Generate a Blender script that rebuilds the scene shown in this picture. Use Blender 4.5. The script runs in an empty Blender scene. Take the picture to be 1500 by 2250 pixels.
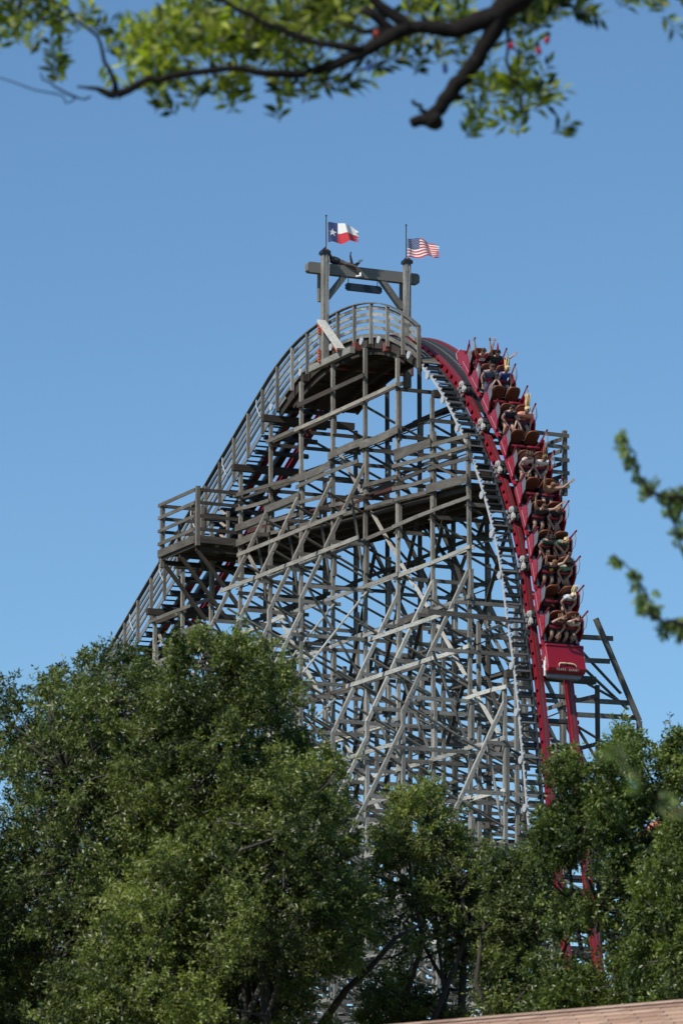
import bpy, bmesh, math, random
import numpy as np
from mathutils import Vector, Matrix
random.seed(7); RNG = np.random.default_rng(11)
scn = bpy.context.scene
COL = scn.collection
R = math.radians

# ---------------------------------------------------------------- camera
PITCH = R(11.07); FPX = 10600.0
CU, CV = .427, .904
RT = np.array([CU, CV, 0.]); FH = np.array([-CV, CU, 0.])
FW = FH*math.cos(PITCH)+np.array([0, 0, math.sin(PITCH)])
UP = np.cross(RT, FW)
CAM = -FH*192.0 - RT*(52/FPX*192.0) + np.array([0, 0, 1.7])
def at(px, py, d):
    return CAM + d*(FW + RT*((px-750)/FPX) - UP*((py-1125)/FPX))
cd = bpy.data.cameras.new('camera'); cam = bpy.data.objects.new('camera', cd); COL.objects.link(cam)
cd.sensor_fit = 'VERTICAL'; cd.sensor_height = 36; cd.lens = FPX/2250*36
cd.clip_start = .5; cd.clip_end = 6000
M = Matrix.Identity(4)
for i in range(3):
    M[i][0] = RT[i]; M[i][1] = UP[i]; M[i][2] = -FW[i]; M[i][3] = CAM[i]
cam.matrix_world = M
cd.dof.use_dof = True; cd.dof.focus_distance = 186; cd.dof.aperture_fstop = 8.0
scn.camera = cam

# ---------------------------------------------------------------- light
SUN = Vector((.25, -.68, .69)).normalized()
w = bpy.data.worlds.new("World"); scn.world = w; w.use_nodes = True
nt = w.node_tree; bg = nt.nodes['Background']
sky = nt.nodes.new('ShaderNodeTexSky'); sky.sky_type = 'NISHITA'; sky.sun_disc = False
sky.sun_elevation = math.asin(SUN.z); sky.sun_rotation = math.atan2(SUN.x, SUN.y)
sky.altitude = 600; sky.air_density = 1.0; sky.dust_density = .03; sky.ozone_density = 6.3
gr = nt.nodes.new('ShaderNodeMix'); gr.data_type = 'RGBA'; gr.blend_type = 'MULTIPLY'; gr.inputs['Factor'].default_value = 1
gr.inputs['B'].default_value = (.94, 1.05, 1.02, 1)
nt.links.new(sky.outputs[0], gr.inputs['A']); nt.links.new(gr.outputs['Result'], bg.inputs[0]); bg.inputs[1].default_value = .117
sl = bpy.data.lights.new('sun', 'SUN'); sl.energy = 4.8; sl.angle = R(.53); sl.color = (1, .955, .88)
so = bpy.data.objects.new('sun', sl); COL.objects.link(so)
so.rotation_euler = (-SUN).to_track_quat('-Z', 'Y').to_euler(); so.location = (0, 0, 120)
scn.view_settings.view_transform = 'Standard'; scn.view_settings.look = 'None'
scn.view_settings.exposure = 0; scn.view_settings.gamma = 1
scn.cycles.max_bounces = 6; scn.cycles.transparent_max_bounces = 12

# ---------------------------------------------------------------- materials
def mat(name, col, rough=.6, metal=0, bump=0, scale=20, var=0, coat=0):
    m = bpy.data.materials.new(name); m.use_nodes = True
    n = m.node_tree.nodes; l = m.node_tree.links; b = n['Principled BSDF']
    b.inputs['Base Color'].default_value = (*col, 1)
    b.inputs['Roughness'].default_value = rough; b.inputs['Metallic'].default_value = metal
    if coat: b.inputs['Coat Weight'].default_value = coat; b.inputs['Coat Roughness'].default_value = .12
    if var or bump:
        tc = n.new('ShaderNodeTexCoord'); nz = n.new('ShaderNodeTexNoise')
        nz.inputs['Scale'].default_value = scale; nz.inputs['Detail'].default_value = 5
        l.new(tc.outputs['Object'], nz.inputs['Vector'])
        if var:
            mx = n.new('ShaderNodeMix'); mx.data_type = 'RGBA'
            mx.inputs['A'].default_value = (*[c*(1-var) for c in col], 1)
            mx.inputs['B'].default_value = (*[min(1, c*(1+var)) for c in col], 1)
            l.new(nz.outputs['Fac'], mx.inputs['Factor']); l.new(mx.outputs['Result'], b.inputs['Base Color'])
        if bump:
            bp = n.new('ShaderNodeBump'); bp.inputs['Strength'].default_value = bump; bp.inputs['Distance'].default_value = .01
            l.new(nz.outputs['Fac'], bp.inputs['Height']); l.new(bp.outputs[0], b.inputs['Normal'])
    return m

def wood_mat():
    m = bpy.data.materials.new('weathered_wood'); m.use_nodes = True
    n = m.node_tree.nodes; l = m.node_tree.links; b = n['Principled BSDF']
    b.inputs['Roughness'].default_value = .85
    at_ = n.new('ShaderNodeAttribute'); at_.attribute_name = 'tone'
    uv = n.new('ShaderNodeUVMap'); uv.uv_map = 'UVMap'
    mp = n.new('ShaderNodeMapping'); mp.inputs['Scale'].default_value = (1.3, 38, 1)
    l.new(uv.outputs[0], mp.inputs['Vector'])
    nz = n.new('ShaderNodeTexNoise'); nz.inputs['Scale'].default_value = 1; nz.inputs['Detail'].default_value = 6; nz.inputs['Roughness'].default_value = .65
    l.new(mp.outputs[0], nz.inputs['Vector'])
    mp2 = n.new('ShaderNodeMapping'); mp2.inputs['Scale'].default_value = (1.1, 3.5, 1)
    l.new(uv.outputs[0], mp2.inputs['Vector'])
    nz2 = n.new('ShaderNodeTexNoise'); nz2.inputs['Scale'].default_value = 1; nz2.inputs['Detail'].default_value = 4
    l.new(mp2.outputs[0], nz2.inputs['Vector'])
    rp = n.new('ShaderNodeValToRGB'); e = rp.color_ramp.elements
    e[0].position = 0; e[0].color = (.040, .030, .022, 1)
    e[1].position = 1; e[1].color = (.49, .48, .435, 1)
    for p, c in ((.25, (.062, .054, .045, 1)), (.5, (.150, .145, .130, 1)), (.75, (.290, .284, .255, 1))):
        x = e.new(p); x.color = c
    # tone + grain
    a1 = n.new('ShaderNodeMath'); a1.operation = 'MULTIPLY_ADD'; a1.inputs[1].default_value = .55; a1.inputs[2].default_value = -.28
    l.new(nz.outputs['Fac'], a1.inputs[0])
    a2 = n.new('ShaderNodeMath'); a2.operation = 'MULTIPLY_ADD'; a2.inputs[1].default_value = .5; l.new(nz2.outputs['Fac'], a2.inputs[0]); l.new(a1.outputs[0], a2.inputs[2])
    a3 = n.new('ShaderNodeMath'); a3.operation = 'ADD'; l.new(a2.outputs[0], a3.inputs[0]); l.new(at_.outputs['Fac'], a3.inputs[1])
    a4 = n.new('ShaderNodeMath'); a4.operation = 'SUBTRACT'; a4.inputs[1].default_value = .25; l.new(a3.outputs[0], a4.inputs[0])
    l.new(a4.outputs[0], rp.inputs[0])
    # sparse dark bolts and knots
    mp3 = n.new('ShaderNodeMapping'); mp3.inputs['Scale'].default_value = (2.2, 9, 1); l.new(uv.outputs[0], mp3.inputs['Vector'])
    vo = n.new('ShaderNodeTexVoronoi'); vo.inputs['Scale'].default_value = 1; vo.voronoi_dimensions = '2D'; l.new(mp3.outputs[0], vo.inputs['Vector'])
    lt = n.new('ShaderNodeMath'); lt.operation = 'LESS_THAN'; lt.inputs[1].default_value = .13; l.new(vo.outputs['Distance'], lt.inputs[0])
    # the older, browner timber of the upper part of the structure
    ge = n.new('ShaderNodeNewGeometry'); sx = n.new('ShaderNodeSeparateXYZ'); l.new(ge.outputs['Position'], sx.inputs[0])
    mr = n.new('ShaderNodeMath'); mr.operation = 'MULTIPLY'; mr.inputs[1].default_value = .02; l.new(sx.outputs['Z'], mr.inputs[0])
    r2 = n.new('ShaderNodeValToRGB'); q = r2.color_ramp.elements; q[0].position = .70; q[0].color = (1, 1, 1, 1); q[1].position = .915; q[1].color = (1, 1, 1, 1)
    for p, c in ((.76, (.80, .735, .675, 1)), (.885, (.80, .735, .675, 1))): x = q.new(p); x.color = c
    l.new(mr.outputs[0], r2.inputs[0])
    m0 = n.new('ShaderNodeMix'); m0.data_type = 'RGBA'; m0.blend_type = 'MULTIPLY'; m0.inputs['Factor'].default_value = 1
    l.new(rp.outputs[0], m0.inputs['A']); l.new(r2.outputs[0], m0.inputs['B'])
    mx = n.new('ShaderNodeMix'); mx.data_type = 'RGBA'; mx.inputs['B'].default_value = (.05, .042, .035, 1)
    f = n.new('ShaderNodeMath'); f.operation = 'MULTIPLY'; f.inputs[1].default_value = .65; l.new(lt.outputs[0], f.inputs[0])
    l.new(f.outputs[0], mx.inputs['Factor']); l.new(m0.outputs['Result'], mx.inputs['A']); l.new(mx.outputs['Result'], b.inputs['Base Color'])
    bp = n.new('ShaderNodeBump'); bp.inputs['Strength'].default_value = .5; bp.inputs['Distance'].default_value = .01
    l.new(nz.outputs['Fac'], bp.inputs['Height']); l.new(bp.outputs[0], b.inputs['Normal'])
    return m
WOOD = wood_mat()
RED = mat('red_rail_paint', (.215, .012, .024), .42, var=.22, scale=3)
CARRED = mat('red_car_paint', (.27, .006, .017), .32, var=.08, scale=2, coat=.4)
DARKRED = mat('dark_red_pad', (.20, .008, .02), .5)
STEEL = mat('galvanised_steel', (.27, .275, .28), .5, .5, var=.25, scale=9)
DSTEEL = mat('dark_steel', (.05, .055, .06), .55, .4, var=.3, scale=9)
WORN = mat('worn_running_surface', (.16, .10, .09), .4, .5, var=.4, scale=6)
RUSTBEAM = mat('brown_primer_steel', (.17, .045, .03), .6, var=.3, scale=5)
ORANGE = mat('orange_primer_bracket', (.52, .12, .055), .6, var=.3, scale=20)
BLACK = mat('black_paint', (.012, .014, .018), .5)
WHITE = mat('white_paint', (.75, .75, .73), .5)
LIGHTGREY = mat('pale_grey_strip', (.42, .43, .44), .45, .1, var=.15, scale=12)
SEAT = mat('shaded_seat_vinyl', (.10, .028, .012), .45, var=.2, scale=4)  # brown seat colour darkened: shade on the seat fronts is painted in
RIM = mat('lit_seat_rim', (.19, .052, .02), .5)  # same seat in its lit tone, painted brighter along the edge
BOGIE = mat('pale_cast_bogie', (.42, .41, .39), .5, var=.3, scale=14)
PANE = bpy.data.materials.new('clear_plastic'); PANE.use_nodes = True
_n = PANE.node_tree.nodes; _l = PANE.node_tree.links; _b = _n['Principled BSDF']
_b.inputs['Base Color'].default_value = (.34, .38, .45, 1); _b.inputs['Roughness'].default_value = .15
_t = _n.new('ShaderNodeBsdfTransparent'); _m = _n.new('ShaderNodeMixShader'); _m.inputs[0].default_value = .24
_l.new(_t.outputs[0], _m.inputs[1]); _l.new(_b.outputs[0], _m.inputs[2]); _l.new(_m.outputs[0], _n['Material Output'].inputs[0])

# ---------------------------------------------------------------- object helpers
def tag(o, label=None, cat=None, group=None, kind=None):
    if label: o['label'] = label
    if cat: o['category'] = cat
    if group: o['group'] = group
    if kind: o['kind'] = kind
    return o
def empty(name, loc=(0, 0, 0), label=None, cat=None, group=None):
    o = bpy.data.objects.new(name, None); COL.objects.link(o); o.location = loc
    return tag(o, label, cat, group)
def link(name, me, parent=None):
    o = bpy.data.objects.new(name, me); COL.objects.link(o)
    if parent is not None:
        o.parent = parent
    return o
def V(*a): return Vector(a)

class MB:
    """collects boxes / tubes / polygons and links them as one mesh (world or parent-local coordinates)"""
    def __init__(s): s.v = []; s.f = []; s.uv = []; s.t = []; s.mi = []
    def face(s, idx, uvs, tone, mi=0):
        s.f.append(idx); s.uv += uvs; s.t.append(tone); s.mi.append(mi)
    def beam(s, a, b, w=.15, h=.15, up=(0, 0, 1), tone=.5, mi=0, sag=0):
        a = Vector(a); b = Vector(b); d = (b-a); L = d.length
        if L < 1e-5: return s
        d /= L; up = Vector(up)
        if abs(d.dot(up)) > .98: up = Vector((1, 0, 0)) if abs(d.x) < .9 else Vector((0, 0, 1))
        sd = d.cross(up).normalized(); u = sd.cross(d).normalized()
        ns = 3 if sag else 1
        base = len(s.v); o1, o2 = random.random()*50, random.random()*50
        for k in range(ns+1):
            t = k/ns; off = u*(sag*math.sin(math.pi*t))
            for (x, y) in ((-1, -1), (1, -1), (1, 1), (-1, 1)):
                s.v.append(tuple(a+d*L*t+off+sd*x*w/2+u*y*h/2))
        per = [0, w, w+h, 2*w+h, 2*w+2*h]
        for k in range(ns):
            q = base+4*k
            for j in range(4):
                j2 = (j+1) % 4
                u0, u1 = o1+L*k/ns, o1+L*(k+1)/ns
                s.face((q+j, q+j2, q+4+j2, q+4+j), [(u0, o2+per[j]), (u0, o2+per[j+1]), (u1, o2+per[j+1]), (u1, o2+per[j])], tone, mi)
        e = base+4*ns
        s.face((base+3, base+2, base+1, base), [(o1, o2)]*4, tone-.05, mi)
        s.face((e, e+1, e+2, e+3), [(o1, o2)]*4, tone-.05, mi)
        return s
    def box(s, c, size, tone=.5, mi=0):
        c = Vector(c); x = Vector((size[0]/2, 0, 0))
        return s.beam(c-x, c+x, size[1], size[2], (0, 0, 1), tone, mi)
    def tube(s, pts, rad, n=6, tone=.5, mi=0, cap=True):
        pts = [Vector(p) for p in pts]
        if not hasattr(rad, '__len__'): rad = [rad]*len(pts)
        base = len(s.v); prev = None
        for i, p in enumerate(pts):
            d = (pts[min(i+1, len(pts)-1)]-pts[max(i-1, 0)]).normalized()
            if prev is None:
                prev = d.cross(Vector((0, 0, 1)) if abs(d.z) < .9 else Vector((1, 0, 0))).normalized()
            a = (prev-d*prev.dot(d)).normalized(); prev = a; b = d.cross(a)
            for k in range(n):
                an = 2*math.pi*k/n
                s.v.append(tuple(p+(a*math.cos(an)+b*math.sin(an))*rad[i]))
        for i in range(len(pts)-1):
            for k in range(n):
                k2 = (k+1) % n; q = base+i*n
                s.face((q+k, q+k2, q+n+k2, q+n+k), [(i, k/n), (i, (k+1)/n), (i+1, (k+1)/n), (i+1, k/n)], tone, mi)
        if cap:
            s.face(tuple(base+n-1-k for k in range(n)), [(0, 0)]*n, tone, mi)
            e = base+(len(pts)-1)*n
            s.face(tuple(e+k for k in range(n)), [(0, 0)]*n, tone, mi)
        return s
    def prism(s, poly, axis, a, b, tone=.5, mi=0):
        """poly: list of 2D points; axis 'y': poly is (x,z), extruded from y=a to y=b; axis 'x': poly (y,z); axis 'z': poly (x,y)"""
        def P(p, t):
            return {'y': (p[0], t, p[1]), 'x': (t, p[0], p[1]), 'z': (p[0], p[1], t)}[axis]
        base = len(s.v); n = len(poly)
        for t in (a, b):
            for p in poly: s.v.append(P(p, t))
        s.face(tuple(range(base+n-1, base-1, -1)), [(0, 0)]*n, tone, mi)
        s.face(tuple(range(base+n, base+2*n)), [(0, 0)]*n, tone, mi)
        for k in range(n):
            k2 = (k+1) % n
            s.face((base+k, base+k2, base+n+k2, base+n+k), [(0, 0), (1, 0), (1, 1), (0, 1)], tone, mi)
        return s
    def disc(s, c, nrm, r, th=.04, n=16, tone=.5, mi=0):
        c = Vector(c); nrm = Vector(nrm).normalized()
        return s.tube([c-nrm*th/2, c+nrm*th/2], r, n, tone, mi)
    def build(s, name, mats, parent=None, smooth=False):
        me = bpy.data.meshes.new(name); me.from_pydata(s.v, [], s.f)
        uv = me.uv_layers.new(name='UVMap')
        uv.data.foreach_set('uv', np.array(s.uv, dtype=np.float32).ravel())
        at_ = me.attributes.new('tone', 'FLOAT', 'FACE'); at_.data.foreach_set('value', np.array(s.t, dtype=np.float32))
        if not isinstance(mats, (list, tuple)): mats = [mats]
        for m in mats: me.materials.append(m)
        if len(mats) > 1: me.polygons.foreach_set('material_index', s.mi)
        bm = bmesh.new(); bm.from_mesh(me); bmesh.ops.recalc_face_normals(bm, faces=bm.faces); bm.to_mesh(me); bm.free()
        if smooth: me.polygons.foreach_set('use_smooth', [True]*len(me.polygons))
        me.update()
        return link(name, me, parent)
def one(name, m, parent, fn, **k):
    b = MB(); fn(b); return b.build(name, m, parent, **k)

# ---------------------------------------------------------------- track centre line
TP=[(-90,1.2),(-84,2.5),(-80,4.6),(-70,10.1),(-45,23.8),(-30,31.8),(-20.5,36.85),(-17.2,38.55),(-13.25,40.6),(-9.98,42.3),(-6.9,43.9),(-5,44.8),(-3.1,45.5),(-1,45.93),(1,46.05),(2.6,45.97),(3.8,45.78),(5.1,45.45),(6.4,44.92),(7.85,44.14),(9.65,42.87),(11.2,41.27),(12.55,39.65),(13.67,37.95),(14.55,36.26),(15.27,34.44),(15.73,32.55),(16.17,31.0),(16.52,29.4),(16.87,27.45),(17.2,25.5),(17.7,22.45),(18.4,19.6),(19.4,17.0),(21.2,13.8),(23.8,10.8),(27.5,8.0),(32.5,5.9),(39,4.8),(48,4.2),(60,4.0)]
def spline():
    P=np.array(TP,float); out=[]
    t=[0]
    for i in range(1,len(P)): t.append(t[-1]+math.sqrt(np.hypot(*(P[i]-P[i-1]))))
    for i in range(len(P)-1):
        p0=P[max(i-1,0)];p1=P[i];p2=P[i+1];p3=P[min(i+2,len(P)-1)]
        t0=t[max(i-1,0)];t1=t[i];t2=t[i+1];t3=t[min(i+2,len(P)-1)]
        m1=(p2-p1)/(t2-t1) if i==0 else (p1-p0)/(t1-t0)*(t2-t1)/(t2-t0)+(p2-p1)/(t2-t1)*(t1-t0)/(t2-t0)
        m2=(p2-p1)/(t2-t1) if i==len(P)-2 else (p2-p1)/(t2-t1)*(t3-t2)/(t3-t1)+(p3-p2)/(t3-t2)*(t2-t1)/(t3-t1)
        n=24; h=t2-t1
        for j in range(n):
            u=j/n
            out.append((2*u**3-3*u**2+1)*p1+(u**3-2*u*u+u)*h*m1+(-2*u**3+3*u*u)*p2+(u**3-u*u)*h*m2)
    out.append(P[-1]); out=np.array(out)
    for _ in range(30):  # light smoothing
        out[1:-1]=.25*out[:-2]+.5*out[1:-1]+.25*out[2:]
    return out
TC=spline(); TS=np.concatenate([[0],np.cumsum(np.hypot(*np.diff(TC,axis=0).T))])
def tpos(s): return float(np.interp(s,TS,TC[:,0])),float(np.interp(s,TS,TC[:,1]))
def tang(s):
    a=tpos(s-.4);b=tpos(s+.4); return math.atan2(-(b[1]-a[1]),b[0]-a[0])
def s_of_x(x): return float(np.interp(x,TC[:,0],TS))
def z_of_x(x): return float(np.interp(x,TC[:,0],TC[:,1]))
def tl(s,x,y,z):
    X,Z=tpos(s);th=tang(s);c,sn=math.cos(th),math.sin(th)
    return np.array([X+c*x+sn*z, y, Z-sn*x+c*z])

# ---------------------------------------------------------------- ground
g = MB(); g.v = [(-2500, -2500, 0), (2500, -2500, 0), (2500, 2500, 0), (-2500, 2500, 0)]; g.face((0, 1, 2, 3), [(0, 0), (1, 0), (1, 1), (0, 1)], .5)
tag(g.build('ground', mat('dry_grass_ground', (.10, .10, .05), .95, var=.4, scale=.3)), kind='structure')
# ================================================================ TIMBER TRESTLE
trestle = empty('timber_trestle', (0, 0, 0), 'tall grey weathered wooden lattice trestle carrying the red coaster track', 'trestle')
BENTS = [.58+3.03*k for k in range(-28, 0)] + [.58, 3.6, 6.55, 9.6, 12.72, 15.55, 17.1, 18.9, 21.2, 23.8, 27, 30.5, 34.5, 39, 43.5, 48, 53, 58]
LV = [27.8+1.91*j for j in range(-14, 9)]
YN, YF = -1.7, 2.2
def header_z(X): return z_of_x(X)-(.62 if X < 9 or X > 26 else .72)/max(.17, math.cos(tang(s_of_x(X))))
def outer_top(X, side):          # elbow height of the first outer row of legs
    if X < -7: e = 27.2
    elif X <= 4.2: e = 34.8
    elif X <= 13: e = 29.1
    elif X <= 16: e = 26.4
    else: e = 20
    if side > 0 and X > 8: return -5
    return min(e, header_z(X)-6.5)
YO = {-1: -4.5, 1: 5.3}; YO2 = {-1: -7.3, 1: 8.2}
members = {'post': [], 'batter_post': [], 'ledger': [], 'cross_beam': [], 'diagonal_brace': []}
def add(kind, a, b, w, h, up, tone, sag=0, pri=0):
    q = V(*[random.uniform(-.005, .005) for _ in range(3)])
    zm = (a[2]+b[2])/2
    if kind != 'post': tone += max(-.13, min(.07, (36-zm)*.022))
    members[kind].append((pri, V(*a)+q, V(*b)+q, w, h, up, tone, sag))
def jit(s): return random.uniform(-s, s)
def T(lo, hi): return random.uniform(lo, hi)
for X in BENTS:
    hz = header_z(X)
    vis = 2 if -16 < X < 18 else (1 if -24 < X < 24 else 0)
    # main posts, spliced from staggered lengths
    for Y in (YN, YF):
        add('post', (X, Y, 0), (X, Y, hz-.02), .14, .14, (1, 0, 0), T(.58, .86) if Y < 0 else T(.15, .5), 0, vis*10+(3 if Y < 0 else 1))  # far row toned darker: shade inside the lattice put into the wood colour
        z = hz-1.2-random.random()*3
        while z > 10 and vis:     # splice blocks bolted on the front of the post
            L = T(.9, 3.0)
            add('post', (X+.148, Y+.002, z-L), (X+.148, Y+.002, z), .14, .145, (1, 0, 0), T(.45, .75), 0, vis*4 if z > 26 else 0)
            z -= T(4, 6)
    if hz > 20 and vis: add('post', (X+.004, .25, 0), (X+.004, .25, min(hz-1, 33.3 if X < 13 else hz-4)), .14, .14, (1, 0, 0), T(.35, .65), 0, 15)
    # outer legs and the sloping batter posts that lead to them
    rows = []
    for sd, Y0 in ((-1, YN), (1, YF)):
        e = outer_top(X, sd); Yo = YO[sd]; Yo2 = YO2[sd]
        if e > 4:
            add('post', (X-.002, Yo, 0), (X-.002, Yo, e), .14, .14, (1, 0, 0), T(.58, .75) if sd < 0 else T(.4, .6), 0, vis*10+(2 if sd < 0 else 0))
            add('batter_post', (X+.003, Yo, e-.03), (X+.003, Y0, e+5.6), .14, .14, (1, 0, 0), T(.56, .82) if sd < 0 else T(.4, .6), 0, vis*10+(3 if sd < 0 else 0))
            e2 = e-6.0
            if e2 > 4:
                add('post', (X, Yo2, 0), (X, Yo2, e2), .14, .14, (1, 0, 0), T(.5, .7), 0, vis*3)
                add('batter_post', (X+.003, Yo2, e2-.03), (X+.003, Yo, e2+5.4), .14, .14, (1, 0, 0), T(.5, .75), 0, vis*5)
        rows.append((e, Yo, Yo2))
    def ext(sd, z):
        e, Yo, Yo2 = rows[0 if sd < 0 else 1]; Y0 = YN if sd < 0 else YF
        if e > 4 and z < e-6.0: return Yo2
        if e > 4 and z < e-6.0+5.4: return Yo2+(Yo-Yo2)*(z-(e-6))/5.4 if z > e-6 else Yo
        if e > 4 and z < e: return Yo
        if e > 4 and z < e+5.6: return Yo+(Y0-Yo)*(z-e)/5.6
        return Y0
    for j, z in enumerate(LV):
        if z > hz-.5: break
        v = vis if z > 16 else 0
        yl, yr = ext(-1, z), ext(1, z)
        zz = z-.17+jit(.05)
        # beams across the bent, nailed to its front, lapped near the middle
        if yl < YN-.4: add('cross_beam', (X+.105, yl-.12, zz), (X+.105, YN+.3, zz), .05, .15, (0, 0, 1), T(.36, .62), 0, v*10+3)
        if random.random() < .62 or (z > 39 and random.random() < .7): add('cross_beam', (X+.105+(.052 if yl < YN-.4 else 0), YN-.15, zz), (X+.157, YF+.15, zz), .05, .15, (0, 0, 1), T(.18, .5)+(.12 if z < 34 else 0), 0, v*10+4)  # dim interior tone, raised low down: light reaching in is painted
        if yr > YF+.4 and not (X > 12 and z > 27): add('cross_beam', (X+.105, YF-.3, zz-.01), (X+.105, yr+.12, zz-.01), .05, .15, (0, 0, 1), T(.2, .5), 0, v*10+1)
        if random.random() < .16 and v: add('cross_beam', (X-.105, YN-.15, zz-.6), (X-.105, YF+.15, zz-.6), .05, .14, (0, 0, 1), T(.28, .5), 0, v*5)
        # diagonals in the plane of the bent
        if j+1 < len(LV) and LV[j+1] < hz:
            z1 = LV[j+1]-.2
            if random.random() < .85: add('diagonal_brace', (X-.11, YN-.1, z1), (X-.11, YF+.1, z-.05), .05, .15, (1, 0, 0), T(.2, .6)+(.08 if z < 34 else 0), 0, v*10+3)  # lower braces also lightened, light put into their tone
            if random.random() < (.6 if z > 36 else .3): add('diagonal_brace', (X-.17, YF+.1, z1), (X-.17, YN-.1, z), .05, .14, (1, 0, 0), T(.12, .4), 0, v*9)
            if yl < YN-1.2 and random.random() < .85: add('diagonal_brace', (X-.06, yl-.1, z1+.1), (X-.06, YN+.15, z1+.1-.52*(YN-yl)), .05, .16, (1, 0, 0), T(.3, .62), 0, v*10+4)
            if yl < YN-1.5 and j % 2 == 0 and j+2 < len(LV) and ext(-1, LV[j+2]) < YN-.3:
                add('diagonal_brace', (X-.165, ext(-1, LV[j+2])+.02, LV[j+2]-.1), (X-.165, YN+.1, z-.1), .05, .15, (1, 0, 0), T(.4, .65), 0, v*10+1)
            if yr > YF+1.5 and j % 2 == 1:
                add('diagonal_brace', (X-.165, YF-.1, z1), (X-.165, yr, z-.1), .05, .15, (1, 0, 0), T(.3, .55), 0, v*6)
    # header under the rails
    add('cross_beam', (X, YN-(.38 if X < -4 else -.02), hz+.14), (X, YF-.1, hz+.14), .26, .28, (0, 0, 1), .18, 0, vis*12)
# long pale braces from the face down to the outer legs
for X in BENTS:
    if -9 < X < 13:
        e = outer_top(X, -1)
        for zt, zb in ((e+.5, e-3.0), (e-3.4, e-6.2), (e-7.2, e-10.5)):
            if random.random() < .75:
                add('diagonal_brace', (X+.19, YN+.02, zt), (X+.19, YO[-1], zb), .05, .15, (1, 0, 0), T(.62, .85), 0, 25)
# ledgers: boards running along the structure on each row of posts
def ledger_row(Y, off, zt_fn, tone, pri, skip=.1):
    for j, z in enumerate(LV):
        xs = [X for X in BENTS if zt_fn(X) > z+.2]
        if len(xs) < 2: continue
        i = random.randint(0, 1)
        if i: add('ledger', (xs[0]-.2, Y+off, z), (xs[1]+.15, Y+off, z), .05, .15, (0, 0, 1), T(*tone), 0, 0)
        while i < len(xs)-1:
            k = min(i+random.choice((1, 2, 2, 3)), len(xs)-1)
            big = random.random() < .07
            mid = (xs[i]+xs[k])/2
            if 'platform' and pri > 2 and 37.9-.065*(mid-12.7) < z < 41.2-.065*(mid-12.7) and -13 < mid < 13:
                i = k; continue
            if random.random() > skip and xs[k]-xs[i] < 14:
                v = 2 if (-16 < mid < 18 and z > 16) else (1 if z > 14 and -24 < mid < 24 else 0)
                o = off+(.052*(1 if off > 0 else -1) if random.random() < .4 else 0)
                add('ledger', (xs[i]-.25-jit(.12), Y+o, z+jit(.07)), (xs[k]+.25+jit(.12), Y+o, z+jit(.07)), .05, .29 if big else .15, (0, 0, 1),
                    random.choice((T(*tone), T(*tone), T(*tone), T(*tone), T(*tone), T(*tone), T(.15, .3), .95)), jit(.05), v*10+pri)
            i = k
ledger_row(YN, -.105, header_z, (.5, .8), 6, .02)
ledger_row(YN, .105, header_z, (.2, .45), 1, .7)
ledger_row(YF, -.105, header_z, (.12, .42), 2, .12)  # far ledgers carry the interior shade in their dark tone
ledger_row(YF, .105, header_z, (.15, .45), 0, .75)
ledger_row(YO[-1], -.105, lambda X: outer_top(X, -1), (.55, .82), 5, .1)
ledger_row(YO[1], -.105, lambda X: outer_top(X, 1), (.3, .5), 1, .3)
ledger_row(YO2[-1], -.105, lambda X: outer_top(X, -1)-6, (.5, .7), 2, .3)
# the ledgers clipped to the batter posts (long pale rails seen against the lattice)
for z, x0, x1 in ((36.7, -5.7, 6.7), (38.3, -5.8, 3.9), (31.0, 6.4, 13.0), (32.9, 6.4, 13.0)):
    top = 40.4 if z > 33 else 34.7
    y = YN-(top-z)*.5-.12
    add('ledger', (x0-.4, y, z), (x1+.4, y, z), .05, .16, (0, 0, 1), .78, 0, 30)
# 45 degree sway braces in the long faces
def sway(Y, x0, z0, x1, z1, tone, n=3):
    for k in range(n):
        a, b = k/n, (k+1)/n
        o = -.03 if k % 2 else .03
        add('diagonal_brace', (x0+(x1-x0)*a-.1, Y+o, z0+(z1-z0)*a+.1), (x0+(x1-x0)*b+.1, Y+o, z0+(z1-z0)*b-.1), .05, .15, (0, 1, 0), tone+jit(.05), 0, 28)
sway(YN+.16, .6, 41.6, 14.7, 28.2, .92, 4)
sway(YN+.16, -8.6, 39.2, 6.5, 24.6, .85, 4)
sway(YN+.16, -17.8, 37.0, -2.5, 22.0, .8, 4)
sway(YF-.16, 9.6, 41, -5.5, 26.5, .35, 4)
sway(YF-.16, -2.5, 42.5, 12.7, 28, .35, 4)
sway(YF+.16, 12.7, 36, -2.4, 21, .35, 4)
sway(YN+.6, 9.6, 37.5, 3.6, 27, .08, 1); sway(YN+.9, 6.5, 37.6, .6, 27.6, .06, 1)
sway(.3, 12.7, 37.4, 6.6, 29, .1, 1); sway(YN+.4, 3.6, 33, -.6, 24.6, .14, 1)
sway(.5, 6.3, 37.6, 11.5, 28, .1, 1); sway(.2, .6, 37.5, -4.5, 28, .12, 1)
sway(YN-.12, 9.6, 39.3, 12.0, 38.4, .45, 1)
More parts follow.
